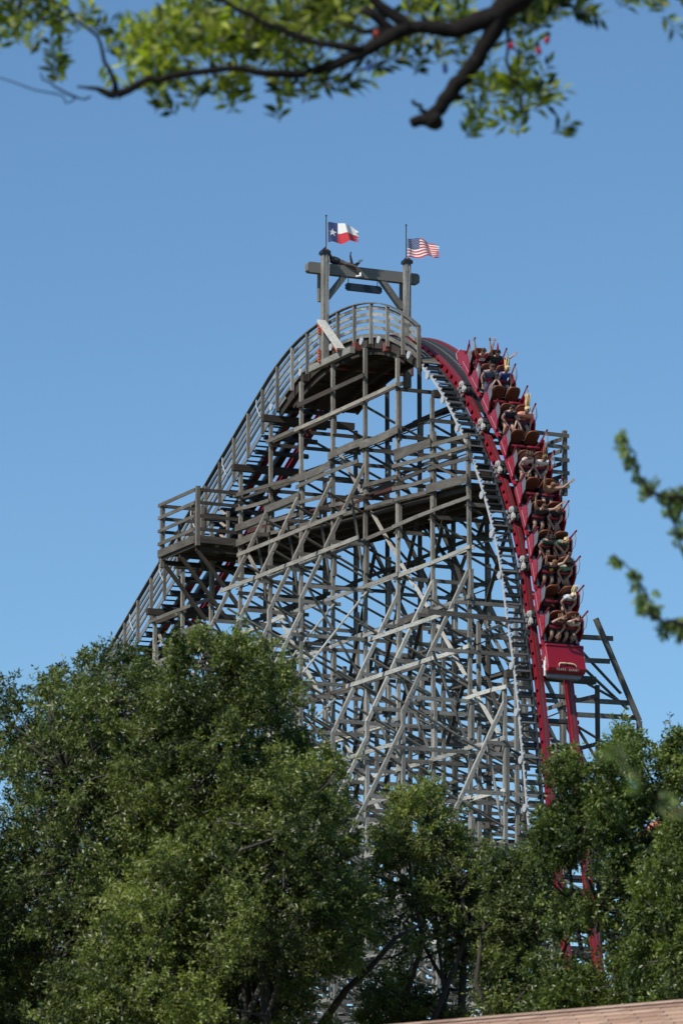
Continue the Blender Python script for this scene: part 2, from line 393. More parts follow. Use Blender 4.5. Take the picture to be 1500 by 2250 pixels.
# short blocks and doubled boards
for (X0, X1, Z, h, tn) in ((-2.6, .7, 40.95, .30, .58), (.5, 3.8, 41.3, .30, .62), (3.5, 6.9, 41.2, .32, .66), (-8.7, -5.4, 39.95, .30, .5), (6.6, 9.8, 40.1, .34, .5),
                           (-15.3, -11.7, 36.3, .26, .42), (-2.6, 3.3, 40.6, .16, .6), (-5.7, -2.3, 40.2, .3, .55)):
    add('ledger', (X0, YN-.17, Z), (X1, YN-.17, Z), .05, h, (0, 0, 1), tn, jit(.06), 40)
add('ledger', (.4, YN-.16, 44.0), (3.8, YN-.16, 44.0), .05, .17, (0, 0, 1), .4, 0, 40)
add('ledger', (-2.5, YN-.16, 44.0), (.8, YN-.16, 44.0), .05, .2, (0, 0, 1), .3, 0, 40)
add('cross_beam', (15.62, -4.9, 32.35), (15.62, -1.66, 32.28), .05, .19, (0, 0, 1), .25, 0, 40)
add('post', (9.6, 5.1, 0), (9.6, 5.1, 27.4), .15, .15, (1, 0, 0), .4, 0, 30)
# far side outrigger frame beside the train
X = 12.72
for a, b, tn in (((3.9-.25, 33.15), (5.5, 29.3), .35), ((5.5, 29.3), (5.5, 0), .4)):
    add('batter_post', (X+.08, a[0], a[1]), (X+.08, b[0], b[1]), .17, .17, (1, 0, 0), tn, 0, 40)
for y0, y1, z in ((2.2, 4.45, 32.45), (2.2, 4.3, 31.55), (2.2, 5.25, 30.0), (2.2, 5.45, 29.45), (2.2, 4.4, 27.55), (2.2, 5.5, 26.2), (2.2, 5.5, 24.3)):
    add('cross_beam', (X-.03, y0, z-.06), (X-.03, y1, z), .05, .19, (0, 0, 1), .35, 0, 40)
for (y0, z0), (y1, z1) in (((2.75, 32.2), (4.8, 30.35)), ((1.6, 31.4), (5.05, 29.9)), ((2.85, 31.5), (5.1, 29.75)), ((2.2, 29.3), (4.7, 28.1)), ((2.55, 29.4), (4.55, 26.6)), ((4.5, 28.1), (5.5, 27.3))):
    add('diagonal_brace', (X-.10, y0, z0), (X-.10, y1, z1), .05, .16, (1, 0, 0), .3, 0, 40)
LIMIT = 98
for kind, ms in members.items():
    ms.sort(key=lambda m: -m[0])
    for m in ms[:LIMIT]:
        _, a, b, w_, h_, up, tn, sag = m
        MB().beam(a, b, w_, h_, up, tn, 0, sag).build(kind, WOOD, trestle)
    rest = MB()
    for m in ms[LIMIT:]:
        _, a, b, w_, h_, up, tn, sag = m
        rest.beam(a, b, w_, h_, up, tn, 0, sag)
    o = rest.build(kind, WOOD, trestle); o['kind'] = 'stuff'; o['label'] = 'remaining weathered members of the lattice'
# steel beams across the crest
for X0 in (-.7, 2.5, 5.3):
    MB().beam((X0, -1.68, z_of_x(X0)-.52), (X0, 2.5, z_of_x(X0)-.52), .28, .34, (0, 0, 1), .5).build('crest_beam', RUSTBEAM, trestle)

# ================================================================ RED STEEL TRACK
track = empty('coaster_track', (0, 0, 0), 'red steel coaster track over the crest and down the steep drop', 'coaster track')
def sweep(mb, poly, s0, s1, st, mi=0, tone=.5):
    n = len(poly); base = len(mb.v); ss = np.arange(s0, s1+1e-6, st)
    for s in ss:
        X, Z = tpos(s); th = tang(s); c, sn = math.cos(th), math.sin(th)
        for (y, z) in poly: mb.v.append((X+sn*z, y, Z+c*z))
    for i in range(len(ss)-1):
        for k in range(n):
            k2 = (k+1) % n; q = base+i*n
            mb.face((q+k, q+k2, q+n+k2, q+n+k), [(i*st, k*.1), (i*st, k*.1+.1), (i*st+st, k*.1+.1), (i*st+st, k*.1)], tone, mi)
    mb.face(tuple(base+k for k in range(n)), [(0, 0)]*n, tone, mi)
    mb.face(tuple(len(mb.v)-n+k for k in range(n)), [(0, 0)]*n, tone, mi)
    return mb
def rect(y0, y1, z0, z1): return [(y0, z0), (y1, z0), (y1, z1), (y0, z1)]
S0, S1 = s_of_x(-84), s_of_x(55)
SC = s_of_x(0)
for sd in (-1, 1):
    mb = MB(); yc = .62*sd
    p = [(yc-.13, 0), (yc-.13, -.05), (yc-.06, -.05), (yc-.06, -.25), (yc-.13, -.25), (yc-.13, -.29), (yc+.13, -.29), (yc+.13, -.25), (yc+.06, -.25), (yc+.06, -.05), (yc+.13, -.05), (yc+.13, 0)]
    sweep(mb, p, S0, S1, .35); r_ = mb.build('rail', RED, track)
    sweep(MB(), rect(yc-.035, yc+.035, .002, .008), S0+.1, S1-.1, .35).build('running_surface', WORN, r_)
    # wavy edge of gusset plates
    mb = MB(); s = SC-24
    while s < s_of_x(27):
        x, z = tpos(s); th = tang(s)
        a = Vector(tl(s, -.15, yc-.2*sd*-1, -.16)); b = Vector(tl(s, .15, yc+.2*sd, -.16))
        mb.beam(tl(s, -.12, yc+.136*sd, -.15), tl(s, .12, yc+.136*sd, -.15), .012, .18, tuple(Vector(tl(s, 0, 0, 1))-Vector(tl(s, 0, 0, 0))), .5)
        mb.beam(tl(s, 0, yc+.07*sd, -.16), tl(s, 0, yc+.14*sd, -.16), .02, .18, tuple(Vector(tl(s, 0, 0, 1))-Vector(tl(s, 0, 0, 0))), .5)
        s += .5
    o = mb.build('gusset_plate', RED, r_); o['kind'] = 'stuff'
ties = []
s = S0+.5
while s < S1:
    ties.append(s); s += 1.0
def tie(mb, s):
    n = Vector(tl(s, 0, 0, 1))-Vector(tl(s, 0, 0, 0))
    mb.beam(tl(s, 0, -1.45 if s < s_of_x(17) else -.95, -.42), tl(s, 0, 1.0, -.42), .14, .16, tuple(n), .15)
tv = sorted(ties, key=lambda s: abs(s-s_of_x(1)))
for s in tv[:70]:
    mb = MB(); tie(mb, s); mb.build('cross_tie', DSTEEL, track)
mb = MB()
for s in tv[70:]: tie(mb, s)
o = mb.build('cross_tie', DSTEEL, track); o['kind'] = 'stuff'
# chain trough in the middle of the lift and over the crest
sweep(sweep(MB(), rect(-.16, -.12, -.3, -.02), S0, s_of_x(11.4), .35), rect(.12, .16, -.3, -.02), S0, s_of_x(11.4), .35).build('chain_trough', DSTEEL, track)
sweep(MB(), rect(-.115, .115, -.22, -.18), S0, s_of_x(11.4), .35).build('trough_floor', DSTEEL, track)
mb = MB(); s = s_of_x(-26)
while s < s_of_x(11.2):
    mb.beam(tl(s, -.05, 0, -.09), tl(s, .05, 0, -.09), .09, .1, (0, 0, 1), .5); s += .16
o = mb.build('lift_chain', STEEL, track); o['kind'] = 'stuff'
# sloping red guide plates over the crest on both sides of the trough
sweep(MB(), [(-.46, -.03), (-.2, -.12), (-.2, -.15), (-.46, -.06)], s_of_x(-4), s_of_x(11.4), .35).build('guard_plate', DSTEEL, track)
sweep(MB(), [(.46, -.03), (.2, -.12), (.2, -.15), (.46, -.06)], s_of_x(-4), s_of_x(11.4), .35).build('guard_plate', DSTEEL, track)

# ================================================================ LIFT WALKWAY with wooden handrail
walk = empty('lift_walkway', (0, 0, 0), 'wooden handrail walkway climbing the lift hill and arching over the crest', 'walkway')
steps = []
s = s_of_x(-30)
while s < s_of_x(-4.6): steps.append(s); s += .34
for i, s in enumerate(reversed(steps)):
    if i == 62: mb = MB()
    if i < 62: mb = MB()
    c = Vector(tl(s, 0, 0, -.18))
    mb.beam((c.x, -1.5, c.z), (c.x, -.78, c.z), .17, .04, (0, 0, 1), .15)
    if i < 62: mb.build('step', DSTEEL, walk)
o = mb.build('step', DSTEEL, walk); o['kind'] = 'stuff'
for y in (-1.52, -.8):
    sweep(MB(), rect(y-.02, y+.02, -.34, -.1), s_of_x(-32), s_of_x(-4.4), .5).build('stringer', STEEL if y < -1 else DSTEEL, walk)
# solid plank deck over the crest
mb = MB(); s = s_of_x(-5.2)
while s < s_of_x(8.6):
    c = tl(s, 0, 0, -.12); mb.beam((c[0], -1.5, c[2]), (c[0], -.8, c[2]), .2, .045, tuple(Vector(tl(s, 0, 0, 1))-Vector(tl(s, 0, 0, 0))), T(.4, .7)); s += .225
mb.build('deck', WOOD, walk)
mb = MB(); s = s_of_x(-4.6)
while s < s_of_x(7.4):
    for ya, yb in ((-1.3, 1.7),):
        mb.beam(tl(s, 0, ya, -.56), tl(s, 0, yb, -.56), .21, .05, tuple(Vector(tl(s, 0, 0, 1))-Vector(tl(s, 0, 0, 0))), T(0, .2))  # very dark tone: shade beneath the crest painted into the planks
    s += .225
mb.build('under_deck', WOOD, walk)
for y in (-1.25, -.3, .95, 1.6):
    sweep(MB(), rect(y-.05, y+.05, -.86, -.59), s_of_x(-4.4), s_of_x(7.2), .5, tone=-.1).build('deck_joist', WOOD, walk)  # joist tone pushed to near black for the underside shade
sweep(MB(), rect(-1.555, -1.505, -.20, -.05), s_of_x(-5.4), s_of_x(8.5), .4, tone=.5).build('fascia_board', WOOD, walk)
sweep(MB(), rect(-1.44, -1.36, -.62, -.16), s_of_x(-5.4), s_of_x(8.4), .4, tone=-.15).build('deck_joist', WOOD, walk)  # edge joist blackened too: under-deck shade put into its colour
def hh(X): return 1.2 if X > -1 else min(1.45, 1.2+.06*(-1-X))
hp = [-31.5+1.47*k for k in range(0, 21)] + [-.75, .85, 2.4, 3.95, 5.45, 6.85, 8.25]
for i, X in enumerate(hp):
    z = z_of_x(X)
    MB().beam((X, -1.60, z-.48), (X, -1.60, z+hh(X)-.02), .14, .09, (1, 0, 0), T(.42, .8)).build('handrail_post', WOOD, walk)
for lv, (w_, h_) in enumerate(((.05, .13), (.05, .13), (.05, .13), (.05, .13), (.2, .05))):
    fr = (.16, .4, .62, .84, 1.0)[lv]
    mb = MB()
    for i in range(len(hp)-1):
        a, b = hp[i], hp[i+1]
        ns = 3 if a > -7 else 1
        for k in range(ns):
            xa, xb = a+(b-a)*k/ns, a+(b-a)*(k+1)/ns
            if lv == 4:
                mb.beam((xa, -1.60, z_of_x(xa)+hh(xa)+.0), (xb, -1.60, z_of_x(xb)+hh(xb)), .17, .045, (0, 0, 1), .38)
            else:
                mb.beam((xa, -1.53, z_of_x(xa)+hh(xa)*fr), (xb, -1.53, z_of_x(xb)+hh(xb)*fr), w_, h_, (0, 0, 1), T(.3, .8))
    mb.build('handrail', WOOD, walk)
for X in (-28, -24.2, -20.5, -17.2, -13.8, -10.5, -7.0):
    z = z_of_x(X)
    MB().tube([(X, -1.67, z+1.3), (X+.05, -1.70, z+1.0), (X+.28, -1.67, z+.62), (X+.42, -1.67, z+.5)], .025, 6).build('cable_tie', LIGHTGREY, walk)

# ================================================================ LADDER WALKWAY down the drop
lad = empty('ladder_walkway', (0, 0, 0), 'metal ladder walkway with pale scalloped edge strip beside the drop', 'walkway')
s = s_of_x(8.7); i = 0; mb = None
while s < s_of_x(24):
    if i < 98: mb = MB()
    elif i == 98: mb = MB()
    n = Vector(tl(s, 0, 0, 1))-Vector(tl(s, 0, 0, 0))
    a, b = Vector(tl(s, 0, -1.48, -.3)), Vector(tl(s, 0, -.86, -.3))
    big = i % 6 == 0
    mb.beam(a, b, .16, .035, (0, 0, 1), .5)
    mb.beam(a+Vector((.08, 0, .02)), b+Vector((.08, 0, .02)), .012, .05 if not big else .12, (0, 0, 1), .5)
    if i < 98: mb.build('rung', DSTEEL if big or i % 2 else STEEL, lad)
    s += .34; i += 1
if i > 98: o = mb.build('rung', DSTEEL, lad); o['kind'] = 'stuff'
sweep(MB(), rect(-.9, -.86, -.44, -.2), s_of_x(8.7), s_of_x(24), .35).build('stringer', DSTEEL, lad)
st = MB(); s = s_of_x(8.6)
sweep(st, rect(-1.55, -1.51, -.36, -.26), s, s_of_x(24), .3)
while s < s_of_x(24):
    n = Vector(tl(s, 0, 0, 1))-Vector(tl(s, 0, 0, 0))
    st.disc(tl(s, 0, -1.53, -.22), (0, 1, 0), .06, .045, 8)
    s += .34
st.build('edge_strip', LIGHTGREY, lad)
s = s_of_x(9.2)
while s < s_of_x(24):
    MB().disc(tl(s, 0, -1.6, -.36), (0, -1, 0), .15, .05, 18).build('round_lamp', LIGHTGREY, lad); s += 1.85
for X, z in ((-5.7, .2), (-2.8, 0), (.15, 0), (3.0, -.25), (4.6, -.2), (7.3, -.25)):
    MB().disc((X+.25, -1.70, z_of_x(X)+z-.15), (0, -1, 0), .15, .06, 18).build('round_lamp', LIGHTGREY, walk)

# ================================================================ INSPECTION PLATFORM
plat = empty('inspection_platform', (0, 0, 38), 'dark timber platform with board railings and balcony crossing the trestle', 'platform')
plat.location = (0, 0, 0)
def pz(X): return 39.35-.0635*(X+8.65)
mb = MB(); X = -12.6
while X < 12.7:
    if X < -8.65: mb.beam((X, -3.55, pz(-8.65)), (X, YF+.1, pz(-8.65)), .19, .05, (0, 0, 1), T(.1, .3))
    else: mb.beam((X, -1.62, pz(X)), (X, YF+.35, pz(X)), .19, .05, (0, 0, 1), T(.05, .25))
    X += .2
mb.build('floor', WOOD, plat)
for Y in (-3.6, -2.7, -1.5):
    MB().beam((-12.7, Y, pz(-8.65)-.16), (-8.6, Y, pz(-8.65)-.16), .07, .26, (0, 0, 1), .2).build('joist', WOOD, plat)
for Y in (-1.5, -.6, .4, 1.3, 2.1):
    MB().beam((-8.6, Y, pz(-8.6)-.14), (12.7, Y, pz(12.7)-.14), .08, .18, (0, 0, 1), .08).build('joist', WOOD, plat)
for X in (-12.4, -10.6, -8.9):
    MB().beam((X, -3.58, pz(-8.65)-.38), (X, YF, pz(-8.65)-.38), .1, .2, (0, 0, 1), .12).build('cross_joist', WOOD, plat)
    MB().beam((X+.1, -3.5, pz(-8.65)-.5), (X+.1, YN+.1, pz(-8.65)-2.75), .14, .14, (1, 0, 0), .22).build('knee_brace', WOOD, plat)
zb = pz(-8.65)
# balcony railings
for (x, y) in ((-8.65, -3.60), (-12.4, -3.60), (-12.4, -1.75), (-10.7, -3.54)):
    if x == -10.7: MB().beam((x, y, zb-.1), (x, y, zb+1.0), .1, .12, (1, 0, 0), .3).build('railing_post', WOOD, plat)
    else: MB().beam((x, y, zb-(.28 if x > -9 else .6)), (x, y, zb+(2.25 if x > -9 else 2.2)), .17, .17, (1, 0, 0), .55).build('railing_post', WOOD, plat)
for dz, h in ((2.1, .15), (1.55, .15), (.98, .14), (.42, .15), (.0, .32)):
    MB().beam((-12.6, -3.71, zb+dz), (-8.74, -3.71, zb+dz), .05, h, (0, 0, 1), T(.38, .5)).build('railing_board', WOOD, plat)
    MB().beam((-8.6, -3.53, zb+dz), (-8.6, YN-.1, zb+dz-.02), .05, h*.95, (0, 0, 1), T(.22, .34)).build('railing_board', WOOD, plat)
    if dz > .5: MB().beam((-12.5, -3.53, zb+dz-.02), (-12.5, YN-.1, zb+dz-.02), .05, h, (0, 0, 1), T(.3, .4)).build('railing_board', WOOD, plat)
for z_ in (.45, .98, 1.5):
    MB().beam((-10.1, -1.9, zb+z_+.1), (-9.7, -1.85, zb+z_-.14), .05, .14, (0, 1, 0), .95).build('pale_board_end', WOOD, plat)
MB().beam((-9.6, -1.8, zb), (-9.6, -1.8, zb+1.5), .12, .1, (1, 0, 0), .6).build('railing_post', WOOD, plat)
# near side railing of the gangway
for dz, segs in ((2.0, ((-8.9, -2.3), (6.4, 9.7))), (1.4, ((-8.7, -5.3), (6.4, 12.9))), (.95, ((-5.8, .7), (3.4, 6.7), (9.4, 12.9))), (.5, ((-8.7, -2.4), (.4, 3.7), (6.4, 9.8))), (1.82, ((9.4, 12.9),)), (.02, ((-8.8, -5.2), (-5.4, 3.8), (3.4, 9.8)))):
    for x0, x1 in segs:
        o = .11+random.choice((0, .052))
        MB().beam((x0, YN-o, pz(x0)+dz), (x1, YN-o, pz(x1)+dz), .05, .15, (0, 0, 1), T(.3, .55), 0, jit(.04)).build('railing_board', WOOD, plat)
MB().beam((9.4, YN-.17, pz(9.4)+.15), (12.9, YN-.17, pz(12.9)+.15), .05, .34, (0, 0, 1), .45).build('railing_board', WOOD, plat)
for (x0, x1) in ((-8.6, -2.5), (-2.4, 6.0)):
    MB().beam((x0, YN+.35, pz(x0)+.55), (x1, YN+.35, pz(x1)+.7), .06, .3, (0, 0, 1), .0).build('maroon_rail_board', mat('maroon_stained_board', (.07, .022, .018), .8, var=.3, scale=4), plat)
MB().beam((12.72, YN-.02, pz(12.7)-.35), (12.72, YN-.02, 39.92), .14, .14, (1, 0, 0), .6).build('railing_post', WOOD, plat)
# far corner beyond the train
MB().beam((12.72, 2.42, 37.85), (12.72, 2.42, 40.4), .15, .16, (1, 0, 0), .5).build('railing_post', WOOD, plat)
MB().beam((9.0, 2.42, 37.85), (9.0, 2.42, 40.5), .15, .16, (1, 0, 0), .4).build('railing_post', WOOD, plat)
for z_ in (40.18, 39.72, 39.22, 38.72, 38.2):
    MB().beam((12.84, .95, z_+.02), (12.84, 2.55, z_-.0), .05, .15, (0, 0, 1), T(.45, .6)).build('railing_board', WOOD, plat)
    MB().beam((12.6, 2.33, z_-.1), (9.2, 2.33, z_+.0), .05, .15, (0, 0, 1), T(.3, .45)).build('railing_board', WOOD, plat)
MB().box((12.4, 1.35, 38.55), (.3, .9, .5)).build('equipment_box', DSTEEL, plat)

# ================================================================ GATEWAY ARCH on the crest
arch = empty('timber_gateway_arch', (0, 0, 0), 'tall weathered timber gateway arch standing over the crest', 'gateway')
for sd, Y in ((-1, -1.79), (1, 1.93)):
    zb_ = 45.42
    p_ = MB().beam((0, Y, zb_ if sd < 0 else 44.6), (0, Y, 49.82), .25, .27, (1, 0, 0), .6).build('post', WOOD, arch)
    MB().beam((-.50, Y, 47.95), (-.50, Y, 49.56), .13, .2, (1, 0, 0), .5).build('post', WOOD, arch)
    mb = MB(); z = 49.82; r1, r2 = .185, .185
    mb.beam((0, Y, z), (0, Y, z+.12), r1*2, r1*2, (1, 0, 0), .5)
    b0 = len(mb.v); mb.v += [(-r2, Y-r2, z+.12), (r2, Y-r2, z+.12), (r2, Y+r2, z+.12), (-r2, Y+r2, z+.12), (0, Y, z+.33)]
    for k in range(4): mb.face((b0+k, b0+(k+1) % 4, b0+4), [(0, 0)]*3, .5)
    mb.build('post_cap', BLACK, p_)
    yb = -.75 if sd < 0 else .88
    MB().beam((-.02 if sd < 0 else -.30, Y+.1*-sd, 48.0), (-.28, yb, 49.13), .22, .24, (1, 0, 0), .5).build('brace', WOOD, arch)
# crossbeam with clipped ends
mb = MB(); y0, y1 = -2.48, 2.58
poly = [(y0, 49.14), (y0+.08, 49.06), (y1-.08, 49.06), (y1, 49.14), (y1, 49.42), (y1-.08, 49.5), (y0+.08, 49.5), (y0, 49.42)]
mb.prism(poly, 'x', -.43, -.145, .52); xb = mb.build('crossbeam', WOOD, arch)
# bracket beam, diagonal board and orange brackets at the near post
MB().beam((-1.25, -1.83, 45.27), (2.7, -1.83, 45.27), .22, .26, (0, 0, 1), .66).build('bracket_beam', WOOD, arch)
MB().beam((.1, -2.01, 47.0), (2.0, -2.01, 45.42), .10, .36, (0, 1, 0), 1.0).build('pale_brace_board', WOOD, arch)
for (x, z, L, dx) in ((-.16, 46.75, .55, 0), (-.16, 45.6, .6, 0)):
    br = MB(); br.beam((x+.02, -1.99, z-L/2), (x+.02, -1.99, z+L/2), .1, .04, (1, 0, 0), .5)
    for k in range(5): br.box((x+.08, -2.0, z-L/2+.06+k*L/5), (.12, .05, .04))
    br.build('orange_bracket', ORANGE, arch)
for (x, z) in ((.35, 46.6), (1.65, 45.52)):
    br = MB(); br.beam((x-.2, -2.08, z+.16), (x+.22, -2.08, z-.2), .03, .09, (0, 1, 0), .5)
    for k in range(4): br.box((x-.18+k*.12, -2.085, z+.2-k*.1), (.04, .04, .14))
    br.build('orange_bracket', ORANGE, arch)
# hanging sign board seen from behind
sign = empty('hanging_sign', (0, 0, 0), 'dark blank back of a sign board hanging under the gateway crossbeam', 'sign')
n_ = .04
poly = [(-.72, 48.55), (-.66, 48.55), (-.66, 48.5), (.84, 48.5), (.84, 48.55), (.9, 48.55), (.9, 48.76), (.84, 48.76), (.84, 48.81), (-.66, 48.81), (-.66, 48.76), (-.72, 48.76)]
mb = MB(); mb.prism(poly, 'x', -.34, -.22); mb.build('board', mat('navy_sign_board', (.012, .02, .035), .5), sign)
for y in (-.6, .72):
    MB().tube([(-.28, y, 48.8), (-.28, y, 49.07)], .018, 6).build('hanger', BLACK, sign)

# flags ----------------------------------------------------------
NAVY = mat('navy_cloth', (.035, .06, .17), .8); FRED = mat('red_cloth', (.55, .035, .05), .8); FWHITE = mat('white_cloth', (.78, .78, .76), .8)
for m in (NAVY, FRED, FWHITE): m.node_tree.nodes['Principled BSDF'].inputs['Sheen Weight'].default_value = .1
def flagfn(Y0, z1, L, H, ph, amp, tatter):
    D = Vector((.35, .94, 0)).normalized(); N = Vector((.94, -.35, 0))
    def P(u, v, off=0):   # u along fly, v up
        rag = 0
        if u > .86: rag = tatter*(.5*math.sin(v*37)+.5*math.sin(v*91+1))*(u-.86)/.14
        w_ = 1.5*amp*u**.6*math.sin(u*10.5+ph+v*1.6)+.4*amp*u*math.sin(u*21+v*3)
        droop = -.13*u*u*L + .035*math.sin(u*8+ph+v*1.5)*L*u**.5 - .5*H*.34*u**1.5
        shrink = 1-.42*u**1.5
        return Vector((0, Y0, z1)) + D*(L*u*(1+rag)*.98) + N*(w_+off) + Vector((0, 0, -H*(1-v)*shrink+droop+.02*math.sin(u*11+v*4)))
    return P
def cloth(P, name, fn, parent, nu=36, nv=26, skip=None):
    mb = MB(); g_ = {}
    for i in range(nu+1):
        for j in range(nv+1):
            g_[i, j] = len(mb.v); mb.v.append(tuple(P(i/nu, j/nv)))
    for i in range(nu):
        for j in range(nv):
            if skip and skip((i+.5)/nu, (j+.5)/nv): continue
            mb.face((g_[i, j], g_[i+1, j], g_[i+1, j+1], g_[i, j+1]), [(0, 0)]*4, .5, fn((i+.5)/nu, (j+.5)/nv))
    return mb.build(name, [FWHITE, FRED, NAVY], parent, smooth=True)
def star(P, cu_, cv_, r, asp, parent, tilt=0):
    mb = MB(); pts = []
    for off in (.012, -.012):
        b0 = len(mb.v)
        for k in range(10):
            a = math.pi/2+k*math.pi/5; rr = r if k % 2 == 0 else r*.4
            mb.v.append(tuple(P(cu_+rr*math.cos(a)/asp, cv_+rr*math.sin(a), off)))
        mb.v.append(tuple(P(cu_, cv_, off)))
        for k in range(10): mb.face((b0+k, b0+(k+1) % 10, b0+10), [(0, 0)]*3, .5)
    return mb
FL = []
for nm, Y, zt, zp, lab in (('lone star flag', -1.73, 51.25, 51.42, 'flagpole flying a ragged flag of one white star on blue, white over red'),
                       ('striped', 1.90, 51.12, 51.42, 'flagpole flying a ragged flag of red and white stripes with blue star canton')):
    f = empty('flagpole', (0, Y, 50.15), lab, 'flag', 'flags on the gateway posts'); f.location = (0, 0, 0)
    MB().tube([(0, Y, 50.1), (0, Y, zp)], .022, 8).build('pole', BLACK, f)
    MB().tube([(0, Y, zp), (0, Y, zp+.05), (0, Y, zp+.08)], [.02, .045, .015], 8).build('finial', BLACK, f)
    MB().tube([(.07, Y+.03, zt), (.09, Y+.05, 49.9), (.22, Y+.05, 49.5), (.2, Y-.02, 47.3)], .008, 5).build('halyard', LIGHTGREY, f)
    MB().tube([(.1, Y-.02, 50.1), (.21, Y-.08, 49.5), (.19, Y-.08, 46.9)], .008, 5).build('halyard', LIGHTGREY, f)
    if nm[0] == 'l':
        P = flagfn(Y+.06, zt-.02, 1.30, .90, .6, .13, .04)
        fo = cloth(P, 'flag_cloth', lambda u, v: 2 if u < 1/3 else (0 if v > .5 else 1), f,
                   skip=lambda u, v: (u > .95 and (math.sin(v*60) > .4)) or (u > .8 and v > .9+.3*(1-u)))
        star(P, .165, .5, .22, 1.5, fo).build('star', FWHITE, fo)
    else:
        P = flagfn(Y+.05, zt-.2+.02, 1.32, .84, 2.2, .11, .05)
        fo = cloth(P, 'flag_cloth', lambda u, v: 2 if (u < .4 and v > 6/13) else (1 if int(v*13) % 2 == 0 else 0), f,
                   skip=lambda u, v: (u > .95 and math.sin(v*47+1) > .3) or (u > .72 and .1 < v < .16))
        mb = MB()
        for r_ in range(9):
            for c_ in range(6 if r_ % 2 == 0 else 5):
                uu = .4*(1+2*c_+(r_ % 2))/12; vv = 6/13+(7/13)*(r_+1)/10
                q = star(P, uu, vv, .022, 1.5, fo); b0 = len(mb.v); mb.v += q.v
                for fc in q.f: mb.face(tuple(i+b0 for i in fc), [(0, 0)]*3, .5)
        mb.build('canton_stars', FWHITE, fo)
